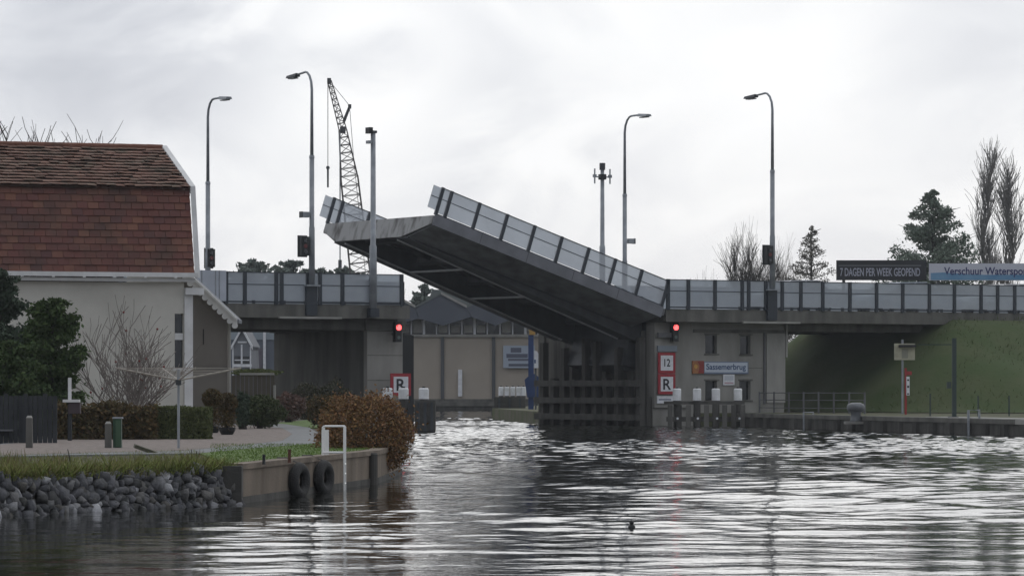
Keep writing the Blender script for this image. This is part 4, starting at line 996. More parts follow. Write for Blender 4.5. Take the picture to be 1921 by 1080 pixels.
MB().box(gx(400,Y),gx(540,Y),Y,Y+9,.3,gz(637,Y)).build('wall', mat('slate_blue_wall',(.12,.14,.17),.7,(.10,.115,.14),.7), hs)
MB().box(gx(400,Y),gx(540,Y),Y-.1,Y+9,gz(637,Y)+.003,gz(600,Y)).build('upper_band', mat('pale_blue_band',(.24,.28,.31),.7), hs)
MB().box(gx(494,Y),gx(499,Y),Y-.25,Y-.11,.3,gz(612,Y)).build('white_post', WHITE, hs)
MB().box(gx(478,Y),gx(492,Y),Y-.05,Y-.004,.5,gz(652,Y)).build('door', mat('mauve_door',(.11,.10,.12),.7), hs)
# tree tops beyond the left deck
g = 'tree tops beyond the left bridge deck'
CON_G = mat('far_grey_green_needles', None, .9, island=[(0.104,0.130,0.111),(0.156,0.182,0.156),(0.117,0.143,0.124)], spec=.1)
for i, (px, py, w, lab) in enumerate(((470,489,7.5,'dark tree top over the left railing nearest the house'), (550,490,8.0,'dark tree top over the left railing by the lamp post'),
        (648,503,6.0,'low dark tree top at the foot of the crane'), (605,505,6.5,'low dark tree top right of the left lamp post'))):
    conifer('evergreen_tree', lab, px, py, 285+3*i, w, .5, CON_G, 60+i, g, n=4600, size=.24, z_low=.3, power=.4)
conifer('evergreen_tree', 'bushy grey green tree top between the left deck end and the shed roof', 795, 535, 275, 4.2, .5, CON_G, 66, g, n=3000, size=.22, power=.5)
bare_tree('bare_tree', 'bare twiggy tree top right of the left deck end', 772, 540, 272, 2.6, seed=71, group=g, levels=4)
bare_tree('bare_tree', 'bare twigs showing above the brick red roof ridge', 22, 206, 128, 8.0, seed=73, levels=4, nk=(7,10), rmin=.012, zbase=.5)

# ================================================================== BRICK-RED ROOFED HOUSE
HA = R(19); HX, HYY = gx(345,100), 100.0
MH = Matrix(((math.cos(HA),-math.sin(HA),0,HX),(math.sin(HA),math.cos(HA),0,HYY),(0,0,1,0),(0,0,0,1)))     # x to the right along the wall, y back
house = thing('gambrel_house', 'white walled house with a red brown tiled gambrel roof on the left bank', 'house', (HX-4,HYY+2,.5))
PLAS = mat('off_white_plaster', (.57,.552,.495), .85, (.46,.445,.395), .7, bump=.15, bscale=30)
TRIM = mat('white_trim_paint', (.66,.66,.65), .6, (.56,.56,.55), 2.5)
ZE, ZK, ZR = 4.78, 7.08, 8.36
YE, YK, YR = -.28, .30, 3.5
win = (ub(0,0), 0, 0, 0)
wa, wb_ = (gx(328,100)-HX)*1.04, 0.02
wz0, wz1 = gz(690,100), gz(588,100)
MB(MH).grid_wall(-10, 0, .3, ZE-.28, 0, .3, [(wa, wb_-.03, wz0, wz1)]).build('wall', PLAS, house)
MB(MH).add([(0,0.3,.3),(0,6.9,.3),(0,6.9,ZE-.2),(0,YK+6.2,ZK-.2),(0,YR,ZR-.2),(0,YK+.4,ZK-.2),(0,.3,ZE-.2)], [tuple(range(7))]).build('gable_wall', PLAS, house)
wd = MB(MH).box(wa+.01, wb_-.04, .12, .15, wz0+.01, wz1-.01).build('window', DGLASS, house)
zmid_ = gz(631,100)
MB(MH).box(wa+.01, wb_-.04, .02, .115, zmid_-.09, zmid_+.09).build('transom', TRIM, wd)
MB(MH).box(wa-.06, wb_+.0, -.08, -.003, wz0-.09, wz0-.003).build('sill', TRIM, wd)
MB(MH).box(.006, .24, -.05, .25, .4, gz(553,100)).build('corner_post', TRIM, house)
MB(MH).box(.003, .17, -.02, .30, .4, gz(585,100)).build('corner_board', PLAS, house)
MB(MH).box(.006, .52, -.18, .4, gz(553,100)+.004, gz(540,100)).build('cornice', TRIM, house)
# eaves: fascia, gutter, soffit brackets
MB(MH).box(-10, .30, YE-.10, YE+.04, ZE-.14, ZE-.02).build('gutter', TRIM, house)
MB(MH).box(-10, .26, YE+.045, -.003, ZE-.26, ZE-.17).build('soffit', TRIM, house)
for k in range(12): MB(MH).box(-9.6+k*.84, -9.52+k*.84, YE-.107, YE-.102, ZE-.17, ZE-.02).build('gutter_bracket', TRIM, house)
# tiles
TILE = mat('red_brown_tiles', None, .75, island=[(.115,.046,.038),(.15,.058,.045),(.13,.052,.044),(.19,.085,.055),(.10,.045,.042),(.165,.062,.044)], c2=(.06,.045,.035), scale=1.2, spec=.3, cov=(.45,.8))
TILE2 = mat('weathered_upper_tiles', None, .8, island=[(.18,.095,.07),(.24,.14,.105),(.15,.08,.06),(.27,.17,.13)], c2=(.10,.085,.06), scale=2.0, spec=.25, cov=(.45,.75))
def tiles(y0, z0, y1, z1, rows, tw, m, name, jit, lift, xr, parent):
    L = math.hypot(y1-y0, z1-z0); dy, dz = (y1-y0)/L, (z1-z0)/L; ny, nz = -dz, dy
    b = MB(MH); rg = random.Random(rows)
    for r in range(rows):
        s0, s1 = L*r/rows-.03, L*(r+1)/rows+.02; x = xr + (.5*tw if r % 2 else 0)
        while x > -9.6:
            xa, xb = x-tw+.008, x-.004; j = rg.gauss(0, jit); lo = lift+j+abs(rg.gauss(0,jit)); tl = rg.gauss(0, jit*.6)
            hi = .006 + j*.3
            P = lambda xx, s, h: (xx, y0+dy*s+ny*h, z0+dz*s+nz*h)
            xa_, xb_ = xa, min(xb, xr)
            b.add([P(xa_,s0,lo-tl-.022),P(xb_,s0,lo+tl-.022),P(xa_,s0,lo-tl),P(xb_,s0,lo+tl),P(xa_,s1,hi),P(xb_,s1,hi)], [(0,1,3,2),(2,3,5,4),(0,2,4),(1,5,3)])
            x -= tw
    return b.build(name, m, parent)
rf = MB(MH).hexa([(-9.9,YE,ZE-.03),(.22,YE,ZE-.03),(.22,YK,ZK-.03),(-9.9,YK,ZK-.03)], [(-9.9,YE+.2,ZE-.03),(.22,YE+.2,ZE-.03),(.22,YK+.2,ZK-.03),(-9.9,YK+.2,ZK-.03)]).build('lower_roof', TILE, house)
tiles(YE, ZE, YK, ZK, 12, .30, TILE, 'tiles', .006, .04, .22, rf)
rf2 = MB(MH).hexa([(-9.9,YK-.12,ZK-.03),(.22,YK-.12,ZK-.03),(.22,YR,ZR-.03),(-9.9,YR,ZR-.03)], [(-9.9,YK,ZK),(.22,YK,ZK-.002),(.22,YR,ZR-.02),(-9.9,YR,ZR-.02)]).build('upper_roof', TILE2, house)
tiles(YK-.14, ZK, YR, ZR, 13, .26, TILE2, 'tiles', .009, .062, .22, rf2)
MB(MH).hexa([(-9.9,YR,ZR),(.22,YR,ZR),(.22,YK+6.2,ZK),(-9.9,YK+6.2,ZK)], [(-9.9,YR,ZR+.04),(.22,YR,ZR+.04),(.22,YK+6.2,ZK+.04),(-9.9,YK+6.2,ZK+.04)]).build('rear_roof', TILE, house)
for k in range(24): MB(MH).tube((.24-k*.42,YR,ZR+.03),(.24-k*.42-.44,YR,ZR+.045),.085,.075,8).build('ridge_tile', TILE, house)
# verge boards on the gable
def verge(y0,z0,y1,z1):
    MB(MH).hexa([(.225,y0-.05,z0-.16),(.37,y0-.05,z0-.16),(.37,y1-.05,z1-.16),(.225,y1-.05,z1-.16)], [(.225,y0,z0+.06),(.37,y0,z0+.06),(.37,y1,z1+.06),(.225,y1,z1+.06)]).build('verge_board', TRIM, house)
verge(YE-.02, ZE, YK-.1, ZK-.02); verge(YK-.1, ZK+.0, YR, ZR+.03)

# side wing behind the corner: grey wall, sloping scalloped bargeboard
Y = 104.0
wing = thing('lean_to', 'grey walled lean-to with a white scalloped bargeboard at the side of the house', 'house wing', (gx(395,Y),Y,.5))
MB().xz([(gx(a,Y),gz(b,Y)) for a, b in ((335,800),(427,800),(427,600),(345,520),(335,520))], Y, Y+.8).build('wall', mat('grey_render',(.20,.185,.165),.85,(.175,.16,.145),1.2), wing)
def slope_board(a, b, d0, d1, y0, y1, name, m):
    xa, za, xb, zb_ = gx(a[0],Y), gz(a[1],Y), gx(b[0],Y), gz(b[1],Y)
    return MB().hexa([(xa,y0,za-d1),(xb,y0,zb_-d1),(xb,y1,zb_-d1),(xa,y1,za-d1)], [(xa,y0,za-d0),(xb,y0,zb_-d0),(xb,y1,zb_-d0),(xa,y1,za-d0)]).build(name, m, wing)
slope_board((345,508),(447,604),-.02,.16,Y-.42,Y-.36,'bargeboard',TRIM)
slope_board((345,508),(447,604),-.10,-.024,Y-.50,Y-.34,'verge_moulding',TRIM)
slope_board((340,503),(449,605),-.08,.02,Y-.335,Y+1.0,'roof',NAVY)
sc = MB()
for k in range(11):
    f_ = (k+.5)/11; x = gx(345+102*f_,Y); z = gz(508+96*f_,Y)-.15
    sc.tube((x,Y-.415,z-.02),(x,Y-.365,z-.02),.085,n=10)
sc.build('scallops', TRIM, wing)
MB().box(gx(381,Y),gx(382.5,Y),Y-.03,Y-.003,gz(646,Y),gz(617,Y)).build('slot_vent', BLACK, wing)
MB().box(gx(362,Y),gx(430,Y),Y-.05,Y-.003,gz(692,Y),gz(689,Y)).build('base_band', STEEL_D, wing)
MB().tube((gx(431,Y),Y-.1,.5),(gx(431,Y),Y-.1,gz(602,Y)),.04,n=8).build('downpipe', CONC_L, wing)

# ================================================================== GARDEN
# fences
BRN = mat('brown_fence_boards', (.11,.095,.075), .9, (.08,.07,.055), 2.5, streak=.15)
Y = 108.0
t = thing('board_fence', 'brown board fence behind the potted topiary beside the house', 'fence', (gx(440,Y),Y,.5))
n = 19
for k in range(n):
    a = gx(362,Y)+(gx(516,Y)-gx(362,Y))*k/n; b = gx(362,Y)+(gx(516,Y)-gx(362,Y))*(k+1)/n-.012
    MB().box(a,b,Y-.02+.006*(k%2),Y+.02,.5,gz(704,Y)+.01*(k%3)).build('board', BRN, t)
MB().box(gx(450,Y),gx(514,Y),Y-.06,Y+.06,gz(705,Y)+.03,gz(701,Y)+.03).build('top_rail', CONC_L, t)
MB().box(gx(513,Y),gx(517,Y),Y-.08,Y+.08,.5,gz(722,Y)).build('end_post', CONC_L, t)
DK = mat('dark_fence_paint', (.022,.025,.028), .8, (.035,.038,.042), 2.5)
Y = 73.0
t = thing('dark_fence', 'dark slatted garden fence and gate at the left edge below the conifers', 'fence', (gx(40,Y),Y,.55))
for k in range(15):
    a = gx(-30+k*9.2,Y); MB().box(a,a+.085,Y,Y+.03,.5,gz(742 - (4 if k % 4 == 0 else 0),Y)).build('slat', DK, t)
for z in (.72,1.25): MB().box(gx(-30,Y),gx(107,Y),Y+.032,Y+.07,z,z+.07).build('rail', DK, t)
MB().box(gx(43,Y),gx(53,Y),Y-.06,Y-.003,.5,gz(758,Y)).build('gate_post', DK, t)
MB().box(gx(-30,Y),gx(26,Y),Y-.12,Y-.004,gz(808,Y),gz(805,Y)).build('cross_bar', STEEL, t)
# hedges
HED = mat('clipped_hedge_leaves', None, .9, island=[(0.091,0.111,0.046),(0.124,0.137,0.058),(0.072,0.088,0.039)], spec=.15)
HEB = mat('brown_hedge_leaves', None, .9, island=[(.10,.07,.035),(.07,.065,.03),(.13,.085,.04),(.065,.055,.03)], spec=.15)
def hedge(name, label, px0, px1, py_top, Y, depth, m, n, size, rag, seed):
    rg = np.random.default_rng(seed); x0, x1, zt = gx(px0,Y), gx(px1,Y), gz(py_top,Y)
    t = thing(name, label, 'hedge', ((x0+x1)/2,Y,.55))
    MB().box(x0+.08,x1-.08,Y+.08,Y+depth-.08,.5,zt-.08).build('stems', BARK_D, t)
    P = np.stack([rg.uniform(x0,x1,n), Y+rg.uniform(0,depth,n), rg.uniform(.55,zt,n)],-1)
    f = rg.integers(0,4,n); P[f<2,1] = Y + np.abs(rg.normal(0,.035,(f<2).sum())); P[f==2,2] = zt - np.abs(rg.normal(0,.035,(f==2).sum()))
    P[f==3,0] = np.where(rg.random((f==3).sum())<.5, x0, x1)
    P += rg.normal(0,rag,P.shape); P[:,2] += rag*1.2*np.sin(P[:,0]*5)
    leaves('foliage', P, size, m, t); return t
hedge('hedge', 'neatly clipped green hedge in front of the white house wall', 268, 391, 764, 78, .8, HED, 9000, .035, .012, 1)
hedge('hedge', 'shaggy brownish hedge beside the clipped green one', 108, 285, 764, 77.6, .9, HEB, 7500, .05, .05, 2)
# evergreen shrubs at left
PINE = mat('dark_green_needles', None, .9, island=[(.035,.06,.022),(.055,.085,.032),(.075,.105,.04),(.042,.068,.028)], spec=.15)
PINE2 = mat('blue_green_needles', None, .9, island=[(.04,.058,.04),(.06,.082,.055),(.075,.098,.066)], spec=.15)
g = 'dark conifers in the garden'
conifer('garden_conifer', 'large bushy dark conifer in front of the white wall', 98, 560, 80, 1.55, .55, PINE, 101, g, n=17000, size=.055, z_low=.06, power=.35)
conifer('garden_conifer', 'upper bushy conifer at the left photo edge', 0, 505, 84, 1.4, .55, PINE2, 102, g, n=12000, size=.06, z_low=.1, power=.3)
conifer('garden_conifer', 'low dark conifer at the left edge behind the fence', 22, 640, 79, 1.7, .55, PINE, 103, g, n=11000, size=.055, z_low=.05, power=.3)
conifer('garden_conifer', 'small conifer between the two larger ones', 66, 600, 81.5, 1.1, .55, PINE2, 104, g, n=7000, size=.055, z_low=.05, power=.35)
# bare apple shrub with red fruit
bs = bare_tree('bare_apple_tree', 'bare many-stemmed shrub with a few red fruits in front of the white wall', 240, 552, 86, 2.7, .55, seed=17, style='shrub', rmin=.009, m=mat('grey_brown_twigs',(.22,.195,.175),.9,(.14,.12,.105),4), r0=.030, nk=(4,6))
fr = random.Random(5)
crown = [o for o in bpy.data.objects if o.parent == bs and o.name.startswith('crown')][0]
vv_ = [v.co.copy() for v in crown.data.vertices]; FRUIT = mat('dark_red_fruit',(.16,.025,.02),.5)
for k in range(26):
    p = fr.choice(vv_); 
    if p.z < 1.0: continue
    s = .028
    MB().lathe(Vector(bs.location)+p-Vector((0,0,s)), [(s*.4,0),(s,s*.7),(s,s*1.3),(s*.4,s*2)], 8).build('fruit', FRUIT, bs, True)
# bird table
Y = 76; x = gx(131,Y)
t = thing('bird_table', 'white bird table with a thin upright and flat tray in front of the conifer', 'bird table', (x,Y,.55))
MB().box(x-.04,x+.04,Y-.04,Y+.04,.5,gz(755,Y)).build('post', DK, t); MB().box(x-.13,x+.20,Y-.15,Y+.15,gz(754,Y),gz(749,Y)).build('tray', TRIM, t)
MB().box(x-.035,x+.03,Y-.03,Y+.03,gz(748.9,Y),gz(708,Y)).build('upright', TRIM, t)
MB().box(x-.02,x+.22,Y-.1,Y+.1,gz(775,Y),gz(755,Y)).build('hanging_box', mat('dark_mauve_box',(.06,.045,.05),.8), t)
# timber bollards on the bank
def stake(px, py0, py1, label):
    Y = (EYE-.52)*F/(py1-HY); x = gx(px,Y)
    t = thing('wooden_bollard', label, 'bollard', (x,Y,.5), 'grey wooden bollards on the bank')
    h = gz(py0,Y); w = .062
    MB().hexa([(x-w,Y-w,.45),(x+w,Y-w,.45),(x+w,Y+w,.45),(x-w,Y+w,.45)], [(x-w*.85,Y-w*.85,h-.045),(x+w*.85,Y-w*.85,h-.045),(x+w*.85,Y+w*.85,h-.045),(x-w*.85,Y+w*.85,h-.045)]).build('post', TIMB_L, t)
    MB().hexa([(x-w*.9,Y-w*.9,h-.043),(x+w*.9,Y-w*.9,h-.043),(x+w*.9,Y+w*.9,h-.043),(x-w*.9,Y+w*.9,h-.043)], [(x-w*.5,Y-w*.5,h),(x+w*.5,Y-w*.5,h),(x+w*.5,Y+w*.5,h),(x-w*.5,Y+w*.5,h)]).build('cap', CONC_L, t)
stake(55, 779, 846, 'grey wooden bollard in front of the dark garden fence')
stake(203, 790, 846, 'grey wooden bollard beside the green box')
Y = 67.5; x0, x1 = gx(212,Y), gx(227,Y)
t = thing('green_box', 'small dark green box with a pale lid edge beside the wooden bollard', 'garden box', ((x0+x1)/2,Y,.55))
MB().box(x0,x1,Y,Y+.2,.5,gz(785,Y)).build('body', mat('bottle_green',(.02,.055,.03),.6,(.03,.07,.04),4), t); MB().box(x0-.01,x1+.02,Y-.02,Y+.22,gz(785,Y)+.002,gz(782,Y)).build('lid', GALV, t)
MB().box(gx(217,Y),x1-.01,Y-.012,Y-.002,.6,gz(788,Y)).build('front_panel', mat('mid_green',(.05,.10,.055),.6), t)
# rotary clothes dryer
Y = 67.0; x = gx(335,Y)
t = thing('rotary_dryer', 'rotary clothes dryer with pale arms and lines on a thin post', 'clothes dryer', (x,Y,.55))
MB().tube((x,Y,.5),(x,Y,gz(716,Y)),.024,n=10).build('post', GALV, t)
MB().tube((x,Y,gz(716,Y)),(x,Y,gz(692,Y)),.03,n=10).build('hub', GALV, t)
MB().box(x-.05,x+.05,Y-.05,Y+.05,gz(722,Y),gz(712,Y)).build('clamp', STEEL_D, t)
DRY = mat('pale_aluminium_arm', (.33,.30,.26), .6)
arms = []
for k in range(4):
    a = R(20)+k*math.pi/2; tip = Vector((x+1.18*math.cos(a), Y+1.18*math.sin(a), gz(690,Y))); arms.append(tip)
    MB().tube((x,Y,gz(713,Y)), tip, .017, n=6).build('arm', DRY, t)
for j in range(6):
    f_ = .35+.13*j; b = MB(); c = Vector((x,Y,gz(713,Y)))
    for k in range(4): b.tube(c.lerp(arms[k],f_), c.lerp(arms[(k+1)%4],f_), .006, n=4, caps=False)
    b.build('clothes_line', DRY, t)
# potted topiary
def topiary(px, Y, label, zt, r, seed):
    rg = np.random.default_rng(seed); x = gx(px,Y)
    t = thing('potted_topiary', label, 'potted shrub', (x,Y,.58), 'potted clipped shrubs')
    MB().lathe((x,Y,.58), [(.13,0),(.19,.10),(.20,.17),(.16,.17)], 14).build('pot', BLACK, t)
    MB().path([(x,Y,.7),(x+.01,Y,zt-r)], [.03,.025], 8).build('trunk', BARK_D, t)
    d = rg.normal(size=(3000,3)); d /= np.linalg.norm(d,axis=1,keepdims=True); d *= (r*rg.uniform(.55,1.05,(3000,1)))
    P = d*np.array([1,1,.95]) + np.array([x,Y,zt-r]); leaves('crown', P, .035, HEB, t)
    d2 = rg.normal(size=(900,3)); d2[:,2] -= 1.0; P2 = d2*np.array([.09,.09,.13]) + np.array([x,Y,zt-2*r]); leaves('lower_leaves', P2, .035, HEB, t)
topiary(398, 88, 'potted clipped shrub with a dark pot, left one of the pair', gz(728,88), .235, 1)
topiary(426, 85, 'potted clipped shrub with a dark pot, right one of the pair', gz(736,85), .24, 2)
# rounded shrubs
def blob_shrub(name, label, px, py_top, py_bot, px_w, Y, m, seed, n=3500, size=.045, group=None, fluff=.12, stems=True, dz=0, cat='shrub'):
    rg = np.random.default_rng(seed); x = gx(px,Y); zt, zb_ = gz(py_top,Y), max(gz(py_bot,Y), dz if dz else .5); rx = px_w*Y/F/2
    t = thing(name, label, cat, (x,Y,.5), group)
    cz, rz = (zt+zb_)/2, (zt-zb_)/2
    d = rg.normal(size=(n,3)); d /= np.linalg.norm(d,axis=1,keepdims=True)
    rr = rg.uniform(.2,1,n)**.33
    lump = 1 + fluff*np.sin(5*d[:,0]+seed)*np.sin(4*d[:,2]+2*seed) + fluff*.6*np.sin(9*d[:,0]+3*d[:,1])*np.cos(8*d[:,2]+seed) + np.where(rg.random(n)<.12, np.abs(rg.normal(0,.14,n)), rg.normal(0,.05,n))
    P = d*(rr*lump)[:,None]*np.array([rx,rx*.9,rz]) + np.array([x,Y,cz]); leaves('foliage', P, size, m, t)
    if stems:
        b = MB(); rq = random.Random(seed)
        for i in range(26):
            a = rq.uniform(0,6.283); e = rq.uniform(.3,.95); q_ = rq.uniform(-.3,1)
            b.path([(x+rq.gauss(0,.06),Y+rq.gauss(0,.06),.45), (x+.5*e*rx*math.cos(a),Y+.5*e*rx*math.sin(a),cz-.2*rz), (x+e*rx*math.cos(a),Y+e*rx*.9*math.sin(a),cz+q_*rz*.8)], [.02,.012,.006], 4, False)
        b.build('stems', BARK_D, t)
    return t
OLV = mat('dark_olive_leaves', None, .9, island=[(.04,.055,.024),(.06,.075,.034),(.08,.088,.045)], spec=.15)
BRO = mat('autumn_brown_leaves', None, .85, island=[(.18,.095,.046),(.24,.125,.06),(.15,.085,.045),(.29,.17,.07),(.15,.11,.05),(.20,.10,.05)], spec=.2)
PNK = mat('pinkish_leaves', None, .9, island=[(.13,.07,.055),(.20,.15,.13),(.09,.05,.04),(.16,.09,.07)], spec=.15)
GRY = mat('grey_green_leaves', None, .9, island=[(.05,.055,.035),(.07,.07,.045),(.06,.05,.035)], spec=.15)
g = 'shrubs along the garden path'
blob_shrub('brown_beech_shrub', 'big rounded brown leaved shrub overhanging the water at the end of the wall', 684, 735, 892, 184, 68, BRO, 5, n=15000, size=.034, fluff=.08, dz=.02)
blob_shrub('garden_shrub', 'dark olive shrub beside the potted topiary', 488, 742, 800, 92, 97, OLV, 6, n=5000, group=g)
blob_shrub('garden_shrub', 'dark narrow shrub between the topiary and the olive shrub', 455, 735, 800, 26, 95, PINE2, 7, n=2200, group=g)
blob_shrub('garden_shrub', 'pinkish brown shrub at the bend of the path', 541, 738, 788, 66, 114, PNK, 8, n=4500, group=g)
blob_shrub('garden_shrub', 'grey green shrub behind the brown one, left of it', 575, 718, 785, 70, 125, GRY, 9, n=3500, group=g)
blob_shrub('garden_shrub', 'grey green shrub behind the brown one, under the dark pier wall', 625, 714, 785, 66, 122, GRY, 10, n=3500, group=g)
blob_shrub('garden_shrub', 'reddish low shrub touching the left side of the big brown one', 605, 742, 800, 60, 100, HEB, 12, n=3000, group=g)
blob_shrub('garden_shrub', 'green creeper growing over the top of the brown board fence', 480, 692, 712, 90, 110, HED, 11, n=2200, group=g, stems=False, dz=2.0)
blob_shrub('rose_bush', 'small straggly bush by the path edge beside the white frame', 622, 808, 832, 40, 72, PNK, 14, n=500, size=.03)

# ================================================================== BANK WALLS AND WATERSIDE THINGS
def stone_wall():
    Vs, Fs = [], []; rg = np.random.default_rng(8); off = 0
    pts = [(-10.4,43.6), (-9.2,45.2), (-6.75,49.2), (-4.12,53.75)]
    def rock():                                   # angular lump: hull of points on a rough box
        q = rg.uniform(-1, 1, (15,3)); k = np.abs(q).argmax(1); q[np.arange(15),k] = np.sign(q[np.arange(15),k])*rg.uniform(.8,1.08,15)
        bm = bmesh.new(); [bm.verts.new(p) for p in q]; bmesh.ops.convex_hull(bm, input=bm.verts[:]); bmesh.ops.triangulate(bm, faces=bm.faces[:])
        for v in [v for v in bm.verts if not v.link_faces]: bm.verts.remove(v)
        bm.verts.index_update(); V = np.array([v.co for v in bm.verts]); Fq = np.array([[v.index for v in f.verts] for f in bm.faces]); bm.free(); return V, Fq
    for a, b in zip(pts, pts[1:]):
        d = np.array([b[0]-a[0], b[1]-a[1]]); L = np.hypot(*d); d /= L; nrm_ = np.array([d[1], -d[0]])
        for row in range(6):
            s = rg.uniform(0,.1)
            while s < L:
                w = rg.uniform(.08,.165); h = w*rg.uniform(.5,.85) if row else .1; zc = -.02 + row*.094 + rg.normal(0,.022)
                c2 = np.array(a) + d*s + nrm_*(.20 - .038*row + rg.normal(0,.035))
                W, F0 = rock(); W = W*np.array([w*.5, .11, h]); th = rg.normal(0,.5); cth, sth = np.cos(th), np.sin(th)
                W[:,[0,2]] = np.stack([W[:,0]*cth-W[:,2]*sth, W[:,0]*sth+W[:,2]*cth],-1)
                P = np.stack([c2[0]+W[:,0]*d[0]+W[:,1]*nrm_[0], c2[1]+W[:,0]*d[1]+W[:,1]*nrm_[1], zc+W[:,2]],-1)
                Vs.append(P); Fs.append(F0+off); off += len(P); s += w*.95
    m = mat('rough_basalt', None, .85, island=[(0.075,0.075,0.077),(0.112,0.112,0.119),(0.088,0.090,0.098),(0.163,0.163,0.169),(0.081,0.081,0.075),(0.138,0.138,0.150),(0.106,0.100,0.088),(0.213,0.213,0.219),(0.450,0.450,0.463)], c2=(.035,.038,.03), scale=5, bump=.6, bscale=30, cov=(.5,.8))
    o = arr('stone_wall', m, np.concatenate(Vs), np.concatenate(Fs))
    tag(o, 'wall of rough dark stones along the water below the weeds', 'stone wall')
stone_wall()
wl_ = thing('bank_wall', 'low brownish concrete wall along the garden at the water', 'retaining wall', (-3.3,59,.3))
BWL = mat('brown_stained_concrete', (.215,.175,.135), .9, (.12,.095,.07), 1.6, bump=.4, bscale=20, streak=.4)
BPTS = [(-4.1,53.8), (-3.55,57.65), (-3.0,61.5), (-2.5,65.0), (-2.30,72)]
for i, (a, b) in enumerate(zip(BPTS, BPTS[1:])):
    d = Vector((b[0]-a[0],b[1]-a[1])).normalized(); nx, ny = d.y, -d.x; e = .012
    a = (a[0]+d.x*e, a[1]+d.y*e)
    MB().slab([(a[0]-nx*.02,a[1]-ny*.02),(b[0]-nx*.02,b[1]-ny*.02),(b[0]+nx*.13,b[1]+ny*.13),(a[0]+nx*.13,a[1]+ny*.13)], -.6, .50).build('wall_panel', BWL, wl_)
    MB().slab([(a[0]+nx*.133,a[1]+ny*.133),(b[0]+nx*.133,b[1]+ny*.133),(b[0]+nx*.15,b[1]+ny*.15),(a[0]+nx*.15,a[1]+ny*.15)], -.6, .10).build('wet_plank', TIMB, wl_)
    MB().slab([(a[0]-nx*.12,a[1]-ny*.12),(b[0]-nx*.12,b[1]-ny*.12),(b[0]+nx*.16,b[1]+ny*.16),(a[0]+nx*.16,a[1]+ny*.16)], .503, .585).build('coping', BWL, wl_)
MB().box(-4.35,-3.93,53.45,53.78,-.5,.56).build('end_post', TIMB, wl_)
# tyres used as fenders
RUB = mat('worn_tyre_rubber', (.022,.022,.022), .8, (.04,.04,.038), 6, bump=.5, bscale=40)
wd_ = Vector((1.6,11.2,0)).normalized(); wn_ = Vector((wd_.y,-wd_.x,0))
for px, lab in ((531,'old black tyre hanging on the bank wall, left one nearer us'), (578,'old black tyre hanging on the bank wall, right one nearer the ladder')):
    r_ = (px-CX)/F; tt = (r_*53.8+4.1)/(1.6-r_*11.2); c = Vector((-4.1+1.6*tt, 53.8+11.2*tt, .24)) + wn_*.26
    t = thing('fender_tyre', lab, 'tyre', c, 'tyres hung on the bank wall')
    MB().torus(c, wn_ + wd_*-.25, .205, .085, 30, 12, 1.0).build('tyre', RUB, t, True)
    MB().torus(c, wn_ + wd_*-.25, .205, .089, 30, 6, .55).build('tread', RUB, t)
    MB().path([c+Vector((0,0,.27)), c-wn_*.20+Vector((0,0,.36)), c-wn_*.36+Vector((0,0,.36))], [.01]*3, 5).build('rope', TIMB_L, t)
# white swim ladder frame
Y0 = 60.5
t = thing('swim_ladder', 'white tubular swimming ladder with a square hand frame on the bank wall', 'ladder', (gx(636,Y0),Y0,.5))
WT = mat('white_tube', (.78,.78,.75), .45)
xl, xr = gx(606,Y0), gx(646,Y0); zt = gz(799,Y0)
for yy in (Y0-.1, Y0+.35):
    MB().path([(xl,yy,.5),(xl,yy,zt-.015),(xl+.015,yy,zt),(xr-.015,yy,zt),(xr,yy,zt-.015),(xr,yy,-.5)], [.016]*6, 8).build('hand_frame', WT, t)
MB().tube((xl,Y0-.1,gz(848,Y0)),(xr,Y0-.1,gz(848,Y0)),.02,n=8).build('cross_tube', WT, t)
MB().box(xl-.03,xl+.09,Y0+.1,Y0+.13,.5,zt-.06).build('side_plate', WT, t)
for k in range(4): MB().tube((xr,Y0-.1,-.05+k*.16),(xr,Y0+.35,-.05+k*.16),.018,n=8).build('rung', WT, t)
# timber post in the water
Y = 64.2
t = thing('timber_post', 'dark timber mooring post in the water under the brown shrub', 'post', (gx(700,Y),Y,0))
MB().path([(gx(700,Y),Y,-.8),(gx(700,Y),Y,.52)], [.085,.078], 12).build('shaft', TIMB, t); MB().lathe((gx(700,Y),Y,.522), [(.085,0),(.06,.03)], 12).build('cap', TIMB, t)
Y = 61.6; x = gx(633,Y)
tag(MB().path([(x,Y,-.8),(x,Y,.5)], [.055,.05], 10).build('timber_post', TIMB), 'thin rusty post against the bank wall behind the ladder', 'post')
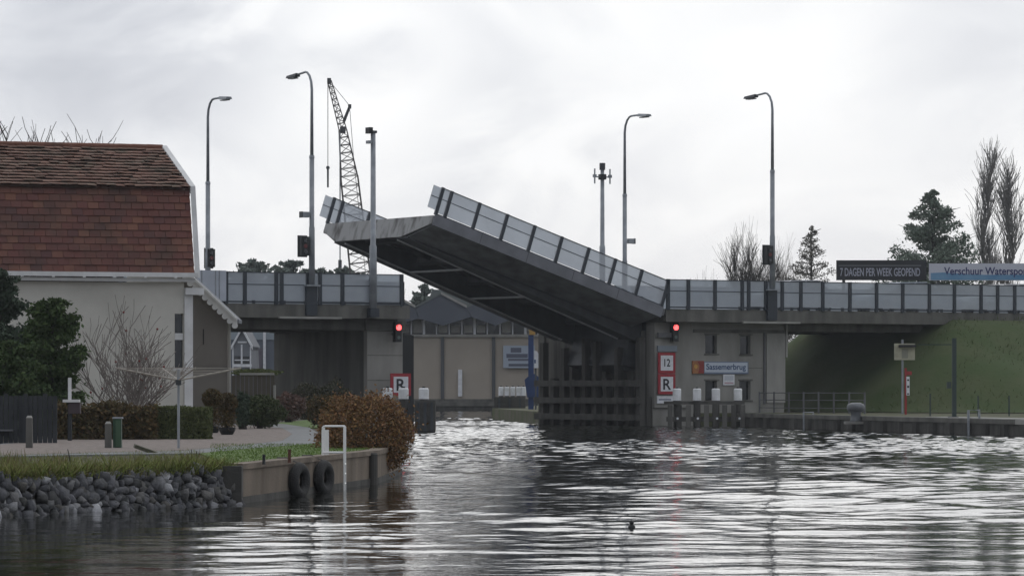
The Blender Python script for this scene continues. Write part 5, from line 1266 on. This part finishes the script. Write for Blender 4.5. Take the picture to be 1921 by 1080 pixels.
# small stubs on the lawn
for px, py0, py1, lab, m_ in ((495,852,868,'short black stub on the lawn edge left of the rusty one',BLACK), (543,842,865,'short rusty stub on the lawn edge above the tyres',mat('rust',(.10,.045,.03),.9))):
    Y = (EYE-.57)*F/(py1-HY); x = gx(px,Y); tag(MB().lathe((x,Y,.55), [(.03,0),(.024,.02),(.024,gz(py0,Y)-.55)], 8).build('mooring_stub', m_), lab, 'mooring stub', 'mooring stubs on the lawn edge')
# weathered plank lying on the bank
Y = 63; c = at(275,846,Y)
t_ = MB(Matrix.Translation((c.x,Y,.62)) @ Matrix.Rotation(.35,4,'Y') @ Matrix.Rotation(.2,4,'Z')); t_.box(-.22,.22,-.12,.12,-.03,.03)
tag(t_.build('board_scrap', mat('mossy_board',(.09,.085,.055),.9,(.05,.05,.03),8)), 'tilted mossy board lying in the weeds on the bank', 'board')
# a few dead weed stalks
for i, (px, py0, py1, Y) in enumerate(((133,842,872,55), (370,845,868,57), (357,842,862,58))):
    p0, p1 = at(px,py1,Y), at(px-6+4*i,py0,Y); p0.z = .48
    tag(MB().path([p0,(p0+p1)/2+Vector((.01,0,0)),p1],[.012,.010,.006],5).build('weed_stalk', BARK_D), ['dead upright weed stalk left of the stone wall middle','dead leaning stalk where the stone wall meets the concrete','dead stalk just left of the leaning one by the dryer post'][i], 'weed stalk', 'dead weed stalks on the bank')
# small dark float in the foreground water
Y = 44.7; c = Vector((gx(1185,Y),Y,.0))
t = thing('float_marker', 'small dark float with a pointed top in the foreground water', 'float', c)
MB().lathe(c, [(.025,-.05),(.045,-.01),(.045,.025),(.02,.05)], 12).build('body', BLACK, t, True); MB().lathe(c, [(.02,.048),(.03,.068),(.01,.10)], 10).build('top', BLACK, t, True)

# ================================================================== thin winter haze
hz = bpy.data.materials.new('haze'); hz.use_nodes = True; nt = hz.node_tree; nt.nodes.remove(nt.nodes['Principled BSDF'])
pv = nt.nodes.new('ShaderNodeVolumePrincipled'); pv.inputs['Color'].default_value = (.86,.9,.95,1); pv.inputs['Density'].default_value = .00022; pv.inputs['Anisotropy'].default_value = .2
nt.links.new(pv.outputs[0], nt.nodes['Material Output'].inputs['Volume'])
tag(MB().box(-3200,3200,-300,6200,-3,30).build('haze', hz), kind='stuff')
